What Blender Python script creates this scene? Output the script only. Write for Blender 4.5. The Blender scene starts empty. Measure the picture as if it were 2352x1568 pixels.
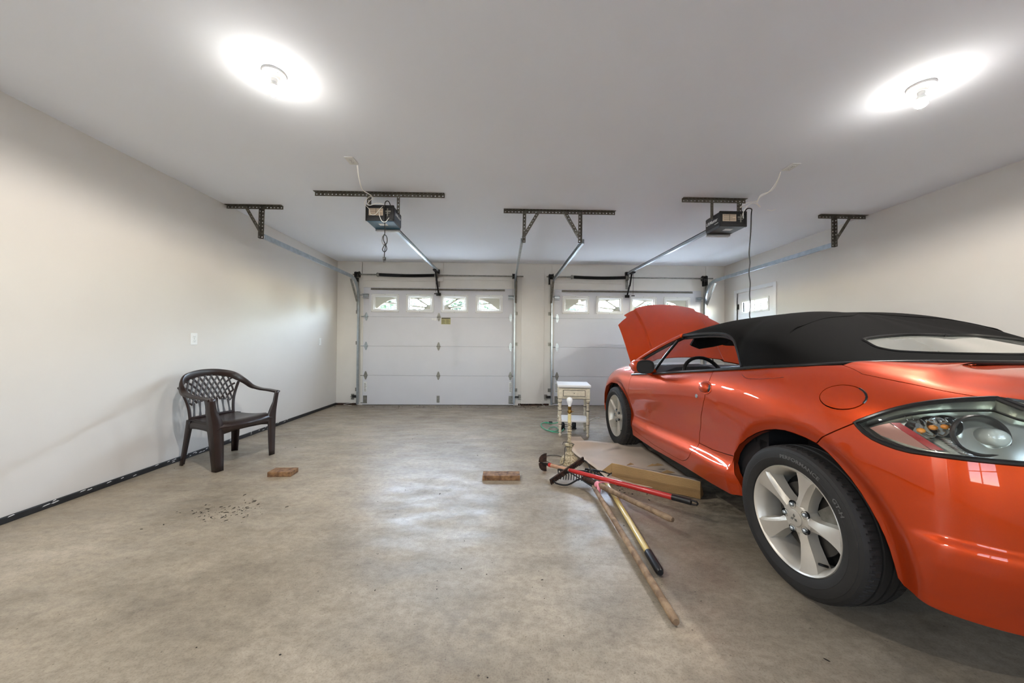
import bpy, bmesh, math, random
import numpy as np
from mathutils import Vector, Matrix
from mathutils.geometry import delaunay_2d_cdt

scn = bpy.context.scene
COL = scn.collection
# ------------------------------------------------------------------ camera
CAM_H, YAW, PITCH, ROLL = 1.1057, .02381, .00984, .00754
cd = bpy.data.cameras.new('camera'); cd.lens = 12.0; cd.sensor_width = 36.0; cd.clip_start = .02; cd.clip_end = 200
cam = bpy.data.objects.new('camera', cd); COL.objects.link(cam)
_f = Vector((math.sin(YAW)*math.cos(PITCH), math.cos(YAW)*math.cos(PITCH), math.sin(PITCH)))
_r = Vector((math.cos(YAW), -math.sin(YAW), 0)); _u = _r.cross(_f)
_r2 = _r*math.cos(ROLL) + _u*math.sin(ROLL); _u2 = _u*math.cos(ROLL) - _r*math.sin(ROLL)
_m = Matrix((_r2, _u2, -_f)).transposed().to_4x4(); _m.translation = (0, 0, CAM_H)
cam.matrix_world = _m
scn.camera = cam
# ------------------------------------------------------------------ sky, exposure, lamps' strengths
scn.view_settings.view_transform = 'Standard'; scn.view_settings.look = 'None'
scn.view_settings.gamma = 1.0; scn.view_settings.use_curve_mapping = False
scn.view_settings.exposure = 2.02
scn.cycles.use_denoising = True
scn.cycles.max_bounces = 10; scn.cycles.diffuse_bounces = 6; scn.cycles.sample_clamp_indirect = 6.0
scn.cycles.caustics_reflective = False; scn.cycles.caustics_refractive = False
world = bpy.data.worlds.new('sky'); scn.world = world; world.use_nodes = True
wn = world.node_tree; bg = wn.nodes['Background']
sky = wn.nodes.new('ShaderNodeTexSky'); sky.sky_type = 'NISHITA'; sky.sun_disc = False
sky.dust_density = .3; sky.sun_elevation = math.radians(58); sky.sun_rotation = math.radians(0); sky.air_density = 1.2
hs = wn.nodes.new('ShaderNodeHueSaturation'); hs.inputs['Saturation'].default_value = .62      # takes some of the blue out of the sky
wn.links.new(sky.outputs['Color'], hs.inputs['Color']); wn.links.new(hs.outputs['Color'], bg.inputs['Color']); bg.inputs['Strength'].default_value = 7.4
BULB_E = 50.0           # radiance of the two bare ceiling bulbs
BULB_W = 29.0           # their light thrown downwards and sideways
HALL_W = 40.0           # unseen fill lamp, added in a hall off the left wall
def portal(name, loc, rot, sx, sy):      # tells the renderer where daylight enters
    l = bpy.data.lights.new(name, 'AREA'); l.shape = 'RECTANGLE'; l.size = sx; l.size_y = sy
    l.cycles.is_portal = True
    o = bpy.data.objects.new(name, l); o.location = loc; o.rotation_euler = rot; COL.objects.link(o)
for _cx in (-1.19, 2.29):
    portal('daylight_portal', (_cx, 6.36, 1.85), (-math.pi/2, 0, 0), 2.5, .34)
for _cx in (-1.3, 1.7):
    portal('daylight_portal', (_cx, -1.74, 1.55), (math.pi/2, 0, 0), 1.8, 1.3)
portal('daylight_portal', (4.24, 5.504, 1.785), (0, math.pi/2, 0), .2, .6)

# ------------------------------------------------------------------ helpers
def rootmat(o):
    while o.parent: o = o.parent
    return o.matrix_basis.copy()
def thing(name, label, cat, loc=(0,0,0), rotz=0., group=None):
    o = bpy.data.objects.new(name, None); o.empty_display_size = .05; COL.objects.link(o)
    o.matrix_basis = Matrix.Translation(loc) @ Matrix.Rotation(rotz, 4, 'Z')
    o['label'] = label; o['category'] = cat
    if group: o['group'] = group
    return o
def tag(o, label, cat, group=None):
    o['label'] = label; o['category'] = cat
    if group: o['group'] = group
    return o
class MB:
    def __init__(s): s.v = []; s.f = []; s.sm = []; s.mi = []
    def add(s, vs, fs, smooth=False, mi=0):
        k = len(s.v); s.v += [tuple(map(float, p)) for p in vs]
        for f in fs:
            s.f.append(tuple(i+k for i in f)); s.sm.append(smooth); s.mi.append(mi)
        return s
    def box(s, lo, hi, mi=0):
        (a,b,c),(d,e,f) = lo, hi
        return s.add([(a,b,c),(d,b,c),(d,e,c),(a,e,c),(a,b,f),(d,b,f),(d,e,f),(a,e,f)],
              [(0,3,2,1),(4,5,6,7),(0,1,5,4),(1,2,6,5),(2,3,7,6),(3,0,4,7)], False, mi)
    def bbox(s, lo, hi, bev=.004, M=None, seg=2, mi=0):
        bm = bmesh.new(); bmesh.ops.create_cube(bm, size=1)
        for v in bm.verts:
            v.co = Vector([lo[i] + (v.co[i]+.5)*(hi[i]-lo[i]) for i in range(3)])
        if bev > 0: bmesh.ops.bevel(bm, geom=bm.edges[:], offset=bev, segments=seg, affect='EDGES', profile=.5)
        if M is not None: bm.transform(M)
        bm.verts.index_update(); s.add([v.co for v in bm.verts], [[v.index for v in f.verts] for f in bm.faces], False, mi); bm.free()
        return s
    def obox(s, p0, p1, w, h, up=(0,0,1), mi=0):      # bar from p0 to p1, w wide, h high
        p0 = Vector(p0); p1 = Vector(p1); d = (p1-p0).normalized(); up = Vector(up)
        x = d.cross(up).normalized(); y = x.cross(d)
        vs = [p + x*a*w/2 + y*b*h/2 for p in (p0,p1) for a,b in ((-1,-1),(1,-1),(1,1),(-1,1))]
        return s.add(vs, [(0,1,2,3),(7,6,5,4),(0,4,5,1),(1,5,6,2),(2,6,7,3),(3,7,4,0)], False, mi)
    def tube(s, path, r, n=8, closed=False, caps=True, flat=1., mi=0, up=None):
        P = [Vector(p) for p in path]; m = len(P); rs = r if hasattr(r, '__len__') else [r]*m
        vs = []; ref = None
        for i in range(m):
            a = P[(i-1) % m] if (closed or i > 0) else P[i]; b = P[(i+1) % m] if (closed or i < m-1) else P[i]
            d = (b-a).normalized()
            if up is not None: x = d.cross(Vector(up)).normalized()
            elif ref is None:
                x = d.orthogonal().normalized()
            else: x = (ref - d*ref.dot(d)).normalized()
            ref = x; y = d.cross(x)
            for k in range(n):
                t = 2*math.pi*k/n; vs.append(P[i] + x*math.cos(t)*rs[i] + y*math.sin(t)*rs[i]*flat)
        fs = []
        for i in range(m if closed else m-1):
            j = (i+1) % m
            for k in range(n): fs.append((i*n+k, i*n+(k+1)%n, j*n+(k+1)%n, j*n+k))
        s.add(vs, fs, True, mi)
        if caps and not closed:
            k0 = len(s.v)-len(vs)
            s.f.append(tuple(k0+k for k in reversed(range(n)))); s.sm.append(False); s.mi.append(mi)
            s.f.append(tuple(k0+(m-1)*n+k for k in range(n))); s.sm.append(False); s.mi.append(mi)
        return s
    def lathe(s, prof, n=24, M=None, cap0=False, cap1=False, mi=0, smooth=True):   # prof: (r,z)
        vs = []
        for r, z in prof:
            for k in range(n):
                t = 2*math.pi*k/n; p = Vector((r*math.cos(t), r*math.sin(t), z)); vs.append(M @ p if M is not None else p)
        fs = []
        for i in range(len(prof)-1):
            for k in range(n): fs.append((i*n+k, i*n+(k+1)%n, (i+1)*n+(k+1)%n, (i+1)*n+k))
        s.add(vs, fs, smooth, mi); k0 = len(s.v)-len(vs)
        if cap0: s.f.append(tuple(k0+k for k in reversed(range(n)))); s.sm.append(False); s.mi.append(mi)
        if cap1: s.f.append(tuple(k0+(len(prof)-1)*n+k for k in range(n))); s.sm.append(False); s.mi.append(mi)
        return s
    def cyl(s, p0, p1, r, n=16, r1=None, mi=0):
        return s.tube([p0, p1], [r, r if r1 is None else r1], n, mi=mi)
    def ball(s, c, r, n=14, sc=(1,1,1), M=None, p=1., mi=0):   # ellipsoid, p<1 squarer
        vs = []; fs = []; m = n; pw = lambda q: math.copysign(abs(q)**p, q)
        for i in range(m+1):
            th = math.pi*i/m
            for k in range(2*n):
                ph = math.pi*k/n
                q = Vector((pw(math.sin(th))*pw(math.cos(ph))*r*sc[0], pw(math.sin(th))*pw(math.sin(ph))*r*sc[1], pw(math.cos(th))*r*sc[2]))
                if M is not None: q = M @ q
                vs.append(Vector(c)+q)
        for i in range(m):
            for k in range(2*n): fs.append((i*2*n+k, (i+1)*2*n+k, (i+1)*2*n+(k+1)%(2*n), i*2*n+(k+1)%(2*n)))
        return s.add(vs, fs, True, mi)
    def grid(s, G, smooth=True, mi=0, closed=False):      # G[i][j] points
        ni, nj = len(G), len(G[0]); fs = []
        for i in range(ni-1):
            for j in range(nj if closed else nj-1):
                k = (j+1) % nj; fs.append((i*nj+j, i*nj+k, (i+1)*nj+k, (i+1)*nj+j))
        return s.add([p for row in G for p in row], fs, smooth, mi)
    def prism(s, poly, M, depth, mi=0, smooth=False):     # poly in local xy, extruded along local z from 0 to depth
        n = len(poly); a = [M @ Vector((x,y,0)) for x,y in poly]; b = [M @ Vector((x,y,depth)) for x,y in poly]
        s.add(a+b, [tuple(reversed(range(n))), tuple(range(n,2*n))], False, mi)
        k0 = len(s.v)-2*n
        for i in range(n):
            s.f.append((k0+i, k0+(i+1)%n, k0+n+(i+1)%n, k0+n+i)); s.sm.append(smooth); s.mi.append(mi)
        return s
    def sweep(s, sec, path, ups, mi=0):          # sec: 2D closed section (x: side, y: up), path points, up vector each
        G = []
        P = [Vector(p) for p in path]
        for i, p in enumerate(P):
            d = (P[min(i+1,len(P)-1)] - P[max(i-1,0)]).normalized(); up = Vector(ups[i])
            x = d.cross(up).normalized(); y = x.cross(d)
            G.append([p + x*a + y*b for a,b in sec])
        s.grid(G, False, mi, closed=True)
        return s
    def obj(s, name, mat, parent=None, world=False, sharp=.6, solid=0., weld=True):
        vs = [Vector(p) for p in s.v]
        if world and parent is not None:
            inv = rootmat(parent).inverted(); vs = [inv @ p for p in vs]
        me = bpy.data.meshes.new(name); me.from_pydata(vs, [], s.f)
        mats = mat if isinstance(mat, (list, tuple)) else [mat]
        for m in mats: me.materials.append(m)
        me.polygons.foreach_set('use_smooth', s.sm); me.polygons.foreach_set('material_index', s.mi)
        bm = bmesh.new(); bm.from_mesh(me)
        if weld: bmesh.ops.remove_doubles(bm, verts=bm.verts, dist=1e-5)
        bmesh.ops.recalc_face_normals(bm, faces=bm.faces)
        for e in bm.edges:
            e.smooth = not (len(e.link_faces) == 2 and e.calc_face_angle(0) > sharp)
        bm.to_mesh(me); bm.free(); me.update()
        o = bpy.data.objects.new(name, me); COL.objects.link(o)
        if parent is not None: o.parent = parent
        if solid:
            md = o.modifiers.new('thickness', 'SOLIDIFY'); md.thickness = solid; md.offset = 0
        return o
def struct(o): o['kind'] = 'structure'; return o
def copy_tree(o, parent=None):
    c = o.copy(); COL.objects.link(c)
    if parent is not None: c.parent = parent
    for ch in [q for q in o.children]: copy_tree(ch, c)
    return c
def arc(c, r, t0, t1, n, ax=(1,0,0), ay=(0,0,1)):
    ax = Vector(ax); ay = Vector(ay); c = Vector(c)
    return [c + ax*r*math.cos(t0+(t1-t0)*i/n) + ay*r*math.sin(t0+(t1-t0)*i/n) for i in range(n+1)]
def spline(pts, n=8):          # Catmull-Rom through points
    P = [Vector(p) for p in pts]; P = [2*P[0]-P[1]] + P + [2*P[-1]-P[-2]]; out = []
    for i in range(1, len(P)-2):
        for k in range(n):
            t = k/n; a,b,c,d = P[i-1:i+3]
            out.append(.5*((2*b) + (c-a)*t + (2*a-5*b+4*c-d)*t*t + (3*b-a-3*c+d)*t**3))
    return out + [P[-2]]

# ------------------------------------------------------------------ materials
def srgb(*c):
    return tuple(((x/255)/12.92 if x/255 <= .04045 else ((x/255+.055)/1.055)**2.4) for x in c)
def mat(name, col, rough=.5, metal=0., spec=.5, coat=0., noise=0., nscale=40., bump=0., bscale=200., col2=None, emit=None, estr=0., trans=0., coat_rough=.03, detail=4., sheen=0., coat_ior=1.5):
    m = bpy.data.materials.new(name); m.use_nodes = True; nt = m.node_tree; b = nt.nodes['Principled BSDF']
    b.inputs['Base Color'].default_value = (*col, 1); b.inputs['Roughness'].default_value = rough; b.inputs['Metallic'].default_value = metal
    b.inputs['Specular IOR Level'].default_value = spec; b.inputs['Coat Weight'].default_value = coat; b.inputs['Coat Roughness'].default_value = coat_rough; b.inputs['Coat IOR'].default_value = coat_ior
    b.inputs['Transmission Weight'].default_value = trans; b.inputs['Sheen Weight'].default_value = sheen
    if emit: b.inputs['Emission Color'].default_value = (*emit, 1); b.inputs['Emission Strength'].default_value = estr
    tc = nt.nodes.new('ShaderNodeTexCoord')
    if noise or col2:
        n = nt.nodes.new('ShaderNodeTexNoise'); n.inputs['Scale'].default_value = nscale; n.inputs['Detail'].default_value = detail
        nt.links.new(tc.outputs['Object'], n.inputs['Vector'])
        r = nt.nodes.new('ShaderNodeValToRGB'); r.color_ramp.elements[0].position = .35; r.color_ramp.elements[1].position = .65
        c2 = col2 if col2 else tuple(x*(1-noise) for x in col)
        r.color_ramp.elements[0].color = (*c2, 1); r.color_ramp.elements[1].color = (*col, 1)
        nt.links.new(n.outputs['Fac'], r.inputs['Fac']); nt.links.new(r.outputs['Color'], b.inputs['Base Color'])
    if bump:
        n = nt.nodes.new('ShaderNodeTexNoise'); n.inputs['Scale'].default_value = bscale; n.inputs['Detail'].default_value = 3
        nt.links.new(tc.outputs['Object'], n.inputs['Vector'])
        bp = nt.nodes.new('ShaderNodeBump'); bp.inputs['Strength'].default_value = bump; bp.inputs['Distance'].default_value = .004
        nt.links.new(n.outputs['Fac'], bp.inputs['Height']); nt.links.new(bp.outputs['Normal'], b.inputs['Normal'])
    return m
def glass_mat(name, tint=(.95,.97,.97), gloss=.08):
    m = bpy.data.materials.new(name); m.use_nodes = True; nt = m.node_tree; nt.nodes.clear()
    o = nt.nodes.new('ShaderNodeOutputMaterial'); t = nt.nodes.new('ShaderNodeBsdfTransparent'); g = nt.nodes.new('ShaderNodeBsdfGlossy')
    t.inputs['Color'].default_value = (*tint, 1); g.inputs['Roughness'].default_value = .02
    mx = nt.nodes.new('ShaderNodeMixShader'); fr = nt.nodes.new('ShaderNodeLayerWeight'); fr.inputs['Blend'].default_value = .5      # Schlick reflectance, the same from both sides
    pw = nt.nodes.new('ShaderNodeMath'); pw.operation = 'POWER'; pw.inputs[1].default_value = 5; ma = nt.nodes.new('ShaderNodeMath'); ma.operation = 'MULTIPLY_ADD'; ma.inputs[1].default_value = .92; ma.inputs[2].default_value = .05
    nt.links.new(fr.outputs['Facing'], pw.inputs[0]); nt.links.new(pw.outputs[0], ma.inputs[0]); nt.links.new(ma.outputs[0], mx.inputs[0])
    nt.links.new(t.outputs[0], mx.inputs[1]); nt.links.new(g.outputs[0], mx.inputs[2]); nt.links.new(mx.outputs[0], o.inputs[0])
    return m
W = srgb
M = dict(
 wall=mat('painted_drywall', W(216,211,204), .75, noise=.04, nscale=1.5, bump=.06, bscale=260),
 ceil=mat('ceiling_paint', W(241,245,252), .85, noise=.02, nscale=1.2, bump=.05, bscale=200),
 board=mat('painted_board', W(226,222,215), .6, noise=.04, nscale=3),
 white=mat('white_plastic', W(228,228,225), .45),
 trimw=mat('white_trim', W(222,222,222), .45),
 door=mat('garage_door_paint', W(217,217,221), .5, noise=.03, nscale=3, bump=.10, bscale=120),
 galv=mat('galvanised_steel', W(176,184,190), .32, .85, noise=.18, nscale=18),
 galvd=mat('dull_steel', W(150,148,140), .45, .8, noise=.3, nscale=30),
 perf=mat('punched_angle_steel', W(118,114,104), .5, .75, noise=.35, nscale=25),
 hole=mat('hole_light', W(190,188,182), .6),
 blackm=mat('black_metal', W(22,22,24), .4, .4),
 blackp=mat('black_plastic', W(18,18,20), .38),
 rubber=mat('black_rubber', W(24,24,25), .7),
 basebd=mat('black_base_strip', W(16,16,17), .45, col2=W(34,34,36), nscale=9),
 brown=mat('brown_resin', W(38,23,19), .33, spec=.6, noise=.25, nscale=10),
 wood=mat('block_wood', W(150,112,74), .7, col2=W(92,62,38), nscale=26, bump=.3, bscale=60),
 cream=mat('cream_paint', W(214,202,178), .45, noise=.18, nscale=30),
 creamw=mat('cream_white_top', W(232,230,226), .3, noise=.05, nscale=6),
 dline=mat('dark_accent', W(64,56,48), .6),
 brass=mat('aged_brass', W(150,118,58), .35, .9, noise=.4, nscale=60),
 lampant=mat('antique_cream', W(206,192,158), .55, col2=W(138,120,88), nscale=70, bump=.15, bscale=120),
 candle=mat('candle_sleeve', W(226,208,150), .5, noise=.1),
 bulboff=mat('frosted_bulb', W(240,240,238), .25, spec=.6),
 bulb=mat('lit_bulb', W(255,250,240), .4, emit=(1.0,.95,.88), estr=BULB_E),
 card=mat('cardboard', W(176,140,92), .85, noise=.15, nscale=5, bump=.1),
 cardlit=mat('cardboard_lit_face', W(222,200,176), .6, noise=.12, nscale=4),  # paler copy of the cardboard; window light is put into its colour
 rust=mat('rusty_steel', W(74,48,34), .75, .3, col2=W(30,22,18), nscale=45, bump=.4),
 dsteel=mat('dark_steel', W(34,34,34), .5, .5),
 ash=mat('weathered_ash', W(160,134,104), .7, col2=W(112,88,66), nscale=22, bump=.25, bscale=90),
 ashp=mat('pale_ash', W(196,150,116), .65, noise=.2, nscale=30),
 redp=mat('red_handle', W(190,38,34), .3, coat=.5),
 yelp=mat('yellow_fibreglass', W(222,196,120), .35, coat=.3),
 pink=mat('pink_ribbon', W(240,150,160), .6),
 green=mat('green_cord', W(70,170,130), .5),
 wire=mat('white_wire', W(248,246,238), .5),
 teal=mat('opener_teal', W(22,78,104), .35, noise=.1),
 navy=mat('opener_navy', W(20,28,60), .35),
 lensw=mat('opener_lens', W(214,216,216), .3),
 dirt=mat('dark_dirt', W(40,34,28), .9),
 chrome=mat('chrome', W(220,222,222), .08, 1.0),
 glass=glass_mat('window_glass'), dimglass=glass_mat('added_dimming_film', (.25,.25,.25)),  # grey film, added to dim the daylight of the added rear windows
 leaf=mat('leaves', W(48,64,42), .6, noise=.4, nscale=3),
 bark=mat('bark', W(120,104,88), .9),
 asphalt=mat('driveway', W(214,210,202), .9, noise=.1, nscale=2),
 soffit=mat('soffit_paint', W(244,236,220), .7),
 sticker=mat('manila_sticker', W(176,170,120), .6), stickw=mat('white_sticker', W(232,232,228), .5), ink=mat('dark_ink', W(60,58,50), .6),
)
# concrete floor
def floor_mat():
    m = bpy.data.materials.new('concrete'); m.use_nodes = True; nt = m.node_tree; b = nt.nodes['Principled BSDF']; L = nt.links.new
    tc = nt.nodes.new('ShaderNodeTexCoord')
    def mapping(rz, sc):
        k = nt.nodes.new('ShaderNodeMapping'); k.inputs['Rotation'].default_value = (0,0,rz); k.inputs['Scale'].default_value = sc
        L(tc.outputs['Object'], k.inputs['Vector']); return k
    def noise(vec, scale, det=6, rough=.6, dist=0.):
        n = nt.nodes.new('ShaderNodeTexNoise'); n.inputs['Scale'].default_value = scale; n.inputs['Detail'].default_value = det
        n.inputs['Roughness'].default_value = rough; n.inputs['Distortion'].default_value = dist; L(vec.outputs[0], n.inputs['Vector']); return n
    def ramp(src, p0, c0, p1, c1):
        r = nt.nodes.new('ShaderNodeValToRGB'); e = r.color_ramp.elements
        e[0].position = p0; e[0].color = (*c0,1); e[1].position = p1; e[1].color = (*c1,1); L(src, r.inputs['Fac']); return r
    def mix(mode, fac, a, c):
        k = nt.nodes.new('ShaderNodeMix'); k.data_type = 'RGBA'; k.blend_type = mode
        if isinstance(fac, float): k.inputs[0].default_value = fac
        else: L(fac, k.inputs[0])
        L(a, k.inputs[6]); L(c, k.inputs[7]); return k.outputs[2]
    base = ramp(noise(mapping(0,(1,1,1)), .9, 8, .62, .1).outputs['Fac'], .32, W(141,128,109), .66, W(190,176,154)).outputs['Color']
    st = ramp(noise(mapping(.35,(1.,1.9,1.)), 2.6, 8, .68, .2).outputs['Fac'], .34, (.64,.64,.64), .62, (1,1,1)).outputs['Color']
    c = mix('MULTIPLY', .75, base, st)
    fine = ramp(noise(mapping(.2,(1,1.35,1)), 24, 8, .72).outputs['Fac'], .32, (.56,.55,.54), .58, (1,1,1)).outputs['Color']
    c = mix('MULTIPLY', .7, c, fine)
    pit = ramp(noise(mapping(0,(1,1,1)), 48, 4, .55).outputs['Fac'], .27, (.22,.20,.18), .315, (1,1,1)).outputs['Color']
    c = mix('MULTIPLY', .8, c, pit)
    spk = ramp(noise(mapping(0,(1,1,1)), 150, 3, .6).outputs['Fac'], .34, (.60,.58,.55), .50, (1,1,1)).outputs['Color']
    c = mix('MULTIPLY', .55, c, spk)
    # stains with shapes of their own, then blotchy patches by the left wall and car: (x, y, rx, ry, strength)
    sep = nt.nodes.new('ShaderNodeSeparateXYZ'); L(tc.outputs['Object'], sep.inputs[0])
    sn = noise(mapping(.4,(1,1.8,1)), 9, 8, .75)
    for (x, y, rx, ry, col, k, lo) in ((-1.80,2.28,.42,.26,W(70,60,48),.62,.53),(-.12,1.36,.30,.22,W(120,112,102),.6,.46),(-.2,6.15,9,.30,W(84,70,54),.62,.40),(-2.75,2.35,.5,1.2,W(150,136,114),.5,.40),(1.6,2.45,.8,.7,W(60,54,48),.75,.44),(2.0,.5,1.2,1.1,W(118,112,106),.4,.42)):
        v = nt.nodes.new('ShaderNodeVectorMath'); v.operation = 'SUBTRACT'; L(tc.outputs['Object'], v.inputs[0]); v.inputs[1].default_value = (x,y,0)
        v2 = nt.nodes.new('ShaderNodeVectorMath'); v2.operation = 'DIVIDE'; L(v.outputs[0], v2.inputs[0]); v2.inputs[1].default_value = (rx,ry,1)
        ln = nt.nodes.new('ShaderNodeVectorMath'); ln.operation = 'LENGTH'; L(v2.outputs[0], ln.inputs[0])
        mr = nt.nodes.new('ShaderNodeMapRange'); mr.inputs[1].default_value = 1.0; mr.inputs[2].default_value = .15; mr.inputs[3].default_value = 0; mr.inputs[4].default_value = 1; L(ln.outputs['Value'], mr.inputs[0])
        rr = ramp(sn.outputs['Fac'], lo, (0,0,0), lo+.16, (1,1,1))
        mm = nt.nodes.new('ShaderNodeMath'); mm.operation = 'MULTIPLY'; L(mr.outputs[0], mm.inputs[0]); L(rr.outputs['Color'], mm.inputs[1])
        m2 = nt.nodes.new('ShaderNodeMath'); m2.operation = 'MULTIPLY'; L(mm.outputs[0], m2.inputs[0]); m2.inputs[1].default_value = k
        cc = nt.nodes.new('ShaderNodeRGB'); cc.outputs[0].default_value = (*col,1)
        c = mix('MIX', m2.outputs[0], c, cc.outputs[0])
    L(c, b.inputs['Base Color'])
    rg = ramp(noise(mapping(.3,(1,2.5,1)), 3.5, 6, .6).outputs['Fac'], .35, (.30,)*3, .7, (.56,)*3)
    L(rg.outputs['Color'], b.inputs['Roughness'])
    bp = nt.nodes.new('ShaderNodeBump'); bp.inputs['Strength'].default_value = .10; bp.inputs['Distance'].default_value = .01
    L(noise(mapping(.2,(1,2.,1)), 22, 8, .7).outputs['Fac'], bp.inputs['Height']); L(bp.outputs['Normal'], b.inputs['Normal'])
    return m
M['floor'] = floor_mat()
# ------------------------------------------------------------------ room shell
XL, XR, YB, YF, H = -3.023, 4.097, 6.25, -1.6, 2.60
T = .12
def wall_boxes(name, boxes, m, trim=False):
    b = MB()
    for lo, hi in boxes: b.box(lo, hi)
    return struct(b.obj(name, m))
wall_boxes('floor', [((XL-T-2.2, YF-T, -.1), (XR+T, YB+T+.02, 0))], M['floor'])
wall_boxes('ceiling', [((XL-T-2.2, YF-T, H), (XR+T, YB+T, H+.1))], M['ceil'])
wall_boxes('wall_left', [((XL-T, 0, 0), (XL, YB+T, H)), ((XL-T, YF-T, 0), (XL, -.9, H)), ((XL-T, -.9, 2.05), (XL, 0, H))], M['wall'])
SD0, SD1, SDT = 5.09, 5.91, 2.037     # side door opening
wall_boxes('wall_right', [((XR, YF-T, 0), (XR+T, SD0, H)), ((XR, SD1, 0), (XR+T, YB+T, H)), ((XR, SD0, SDT), (XR+T, SD1, H))], M['wall'])
RW = ((-2.2,-.4),(.8,2.6)); RZ = (.9,2.2)      # unseen windows, added behind the camera to bring in fill light
wall_boxes('wall_front', [((XL-T-2.2, YF-T, 0), (RW[0][0], YF, H)), ((RW[0][1], YF-T, 0), (RW[1][0], YF, H)), ((RW[1][1], YF-T, 0), (XR+T, YF, H))]
    + [((a, YF-T, 0), (c, YF, RZ[0])) for a, c in RW] + [((a, YF-T, RZ[1]), (c, YF, H)) for a, c in RW], M['wall'])
for i, (a, c) in enumerate(RW):
    b = MB()
    for lo, hi in (((a,RZ[0]),(a+.05,RZ[1])), ((c-.05,RZ[0]),(c,RZ[1])), ((a,RZ[0]),(c,RZ[0]+.05)), ((a,RZ[1]-.05),(c,RZ[1])), (((a+c)/2-.025,RZ[0]),((a+c)/2+.025,RZ[1])), ((a,1.53),(c,1.57))): b.bbox((lo[0],YF-.09,lo[1]),(hi[0],YF-.04,hi[1]),.004)
    wn_ = struct(b.obj('window_%d' % (i+1), M['trimw']))
    b = MB(); b.box((a,YF-.07,RZ[0]),(c,YF-.065,RZ[1])); b.obj('pane', M['dimglass'], wn_)
    b = MB(); b.bbox((a-.06,YF-.02,RZ[0]-.03),(c+.06,YF+.05,RZ[0]),.005); b.obj('sill', M['trimw'], wn_)
D1, D2 = (-2.555, .178), (.922, 3.66); DT = 2.134
wall_boxes('wall_back', [((XL-T, YB, 0), (D1[0], YB+T, H)), ((D1[1], YB, 0), (D2[0], YB+T, H)), ((D2[1], YB, 0), (XR+T, YB+T, H)),
    ((D1[0], YB, DT), (D1[1], YB+T, H)), ((D2[0], YB, DT), (D2[1], YB+T, H))], M['board'])
# unseen hall, doorway and lamp, added at the left rear for fill light
wall_boxes('wall_hall', [((XL-T-2.2, 1.1, 0), (XL-T, 1.2, H)), ((XL-T-2.3, YF-T, 0), (XL-T-2.2, 1.2, H))], M['wall'])
b = MB(); 
for lo, hi in (((XL-.14,-.97,0),(XL+.018,-.9,2.12)), ((XL-.14,0,0),(XL+.018,.07,2.12)), ((XL-.14,-.97,2.05),(XL+.018,.07,2.12))): b.box(lo, hi)
struct(b.obj('trim_1', M['trimw']))
hl = bpy.data.lights.new('hall_fill_lamp', 'POINT'); hl.energy = HALL_W; hl.shadow_soft_size = .12; hl.color = (1, .95, .88)
ho = bpy.data.objects.new('hall_fill_lamp', hl); ho.location = (XL-1.1, -.55, 2.3); COL.objects.link(ho)
# boards and seams on the garage-door wall
b = MB()
tb = .012
for lo, hi in (((-2.705,YB-.04,2.30),(-2.575,YB,2.585)), ((-1.105-.0,YB-tb,2.285),(.16,YB,2.59)), ((-2.57,YB-tb*1.6,2.25),(-1.115,YB,2.59)),
               ((.315,YB-tb,.02),(.735,YB,2.58)), ((.875,YB-tb*1.5,2.25),(2.165,YB,2.575)), ((3.74,YB-tb,.02),(3.87,YB,2.59))):
    b.bbox(lo, hi, .002, seg=1)
struct(b.obj('trim_2', M['board']))
b = MB()
for x0, x1 in ((XL, D1[0]-.09), (.27, .83), (3.76, XR)): b.bbox((x0, YB-.012, .0), (x1, YB, .035), .003)
struct(b.obj('baseboard_back', M['rust']))
# black base strip on the left wall, chipped
b = MB(); b.bbox((XL, .0, 0), (XL+.016, YB-.02, .042), .005)
b.bbox((XL, YF, 0), (XL+.016, -.98, .042), .005)
m = M['basebd']; o = struct(b.obj('baseboard_left', m))
random.seed(3); b = MB()
for i in range(46):
    y = 1.9 + 3.0*random.random()**1.3; l = .01+.035*random.random(); z = .012+.024*random.random()
    b.add([(XL+.0168,y,z),(XL+.0168,y+l,z+.004),(XL+.0168,y+l*.8,z+.009),(XL+.0168,y+.2*l,z+.006)], [(0,1,2,3)])
b.obj('paint_chips', M['white'], o)['kind'] = 'stuff'
b = MB(); b.bbox((XR-.012, YF, 0), (XR, SD0-.06, .042), .004); struct(b.obj('baseboard_right', M['basebd']))

# side door (right wall)
b = MB()
dx0, dx1 = XR+.02, XR+.062
wy0, wy1, wz0, wz1 = 5.226, 5.782, 1.70, 1.868
for lo, hi in (((dx0,SD0+.004,.01),(dx1,wy0,SDT-.004)), ((dx0,wy1,.01),(dx1,SD1-.004,SDT-.004)), ((dx0,wy0,.01),(dx1,wy1,wz0)), ((dx0,wy0,wz1),(dx1,wy1,SDT-.004))): b.box(lo, hi)
for lo, hi in (((5.20,.30),(5.47,.78)), ((5.54,.30),(5.81,.78)), ((5.20,.88),(5.47,1.52)), ((5.54,.88),(5.81,1.52))):
    b.bbox((dx0-.006, lo[0], lo[1]), (dx0+.01, hi[0], hi[1]), .006)
sd = struct(b.obj('door_1', M['trimw']))
b = MB()
for lo, hi in (((XR-.014,SD0-.06,0),(XR+.02,SD0+.0,SDT+.055)), ((XR-.014,SD1,0),(XR+.02,SD1+.06,SDT+.055)), ((XR-.014,SD0,SDT),(XR+.02,SD1,SDT+.055))): b.bbox(lo, hi, .004)
b.obj('casing', M['trimw'], sd)
b = MB()
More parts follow.
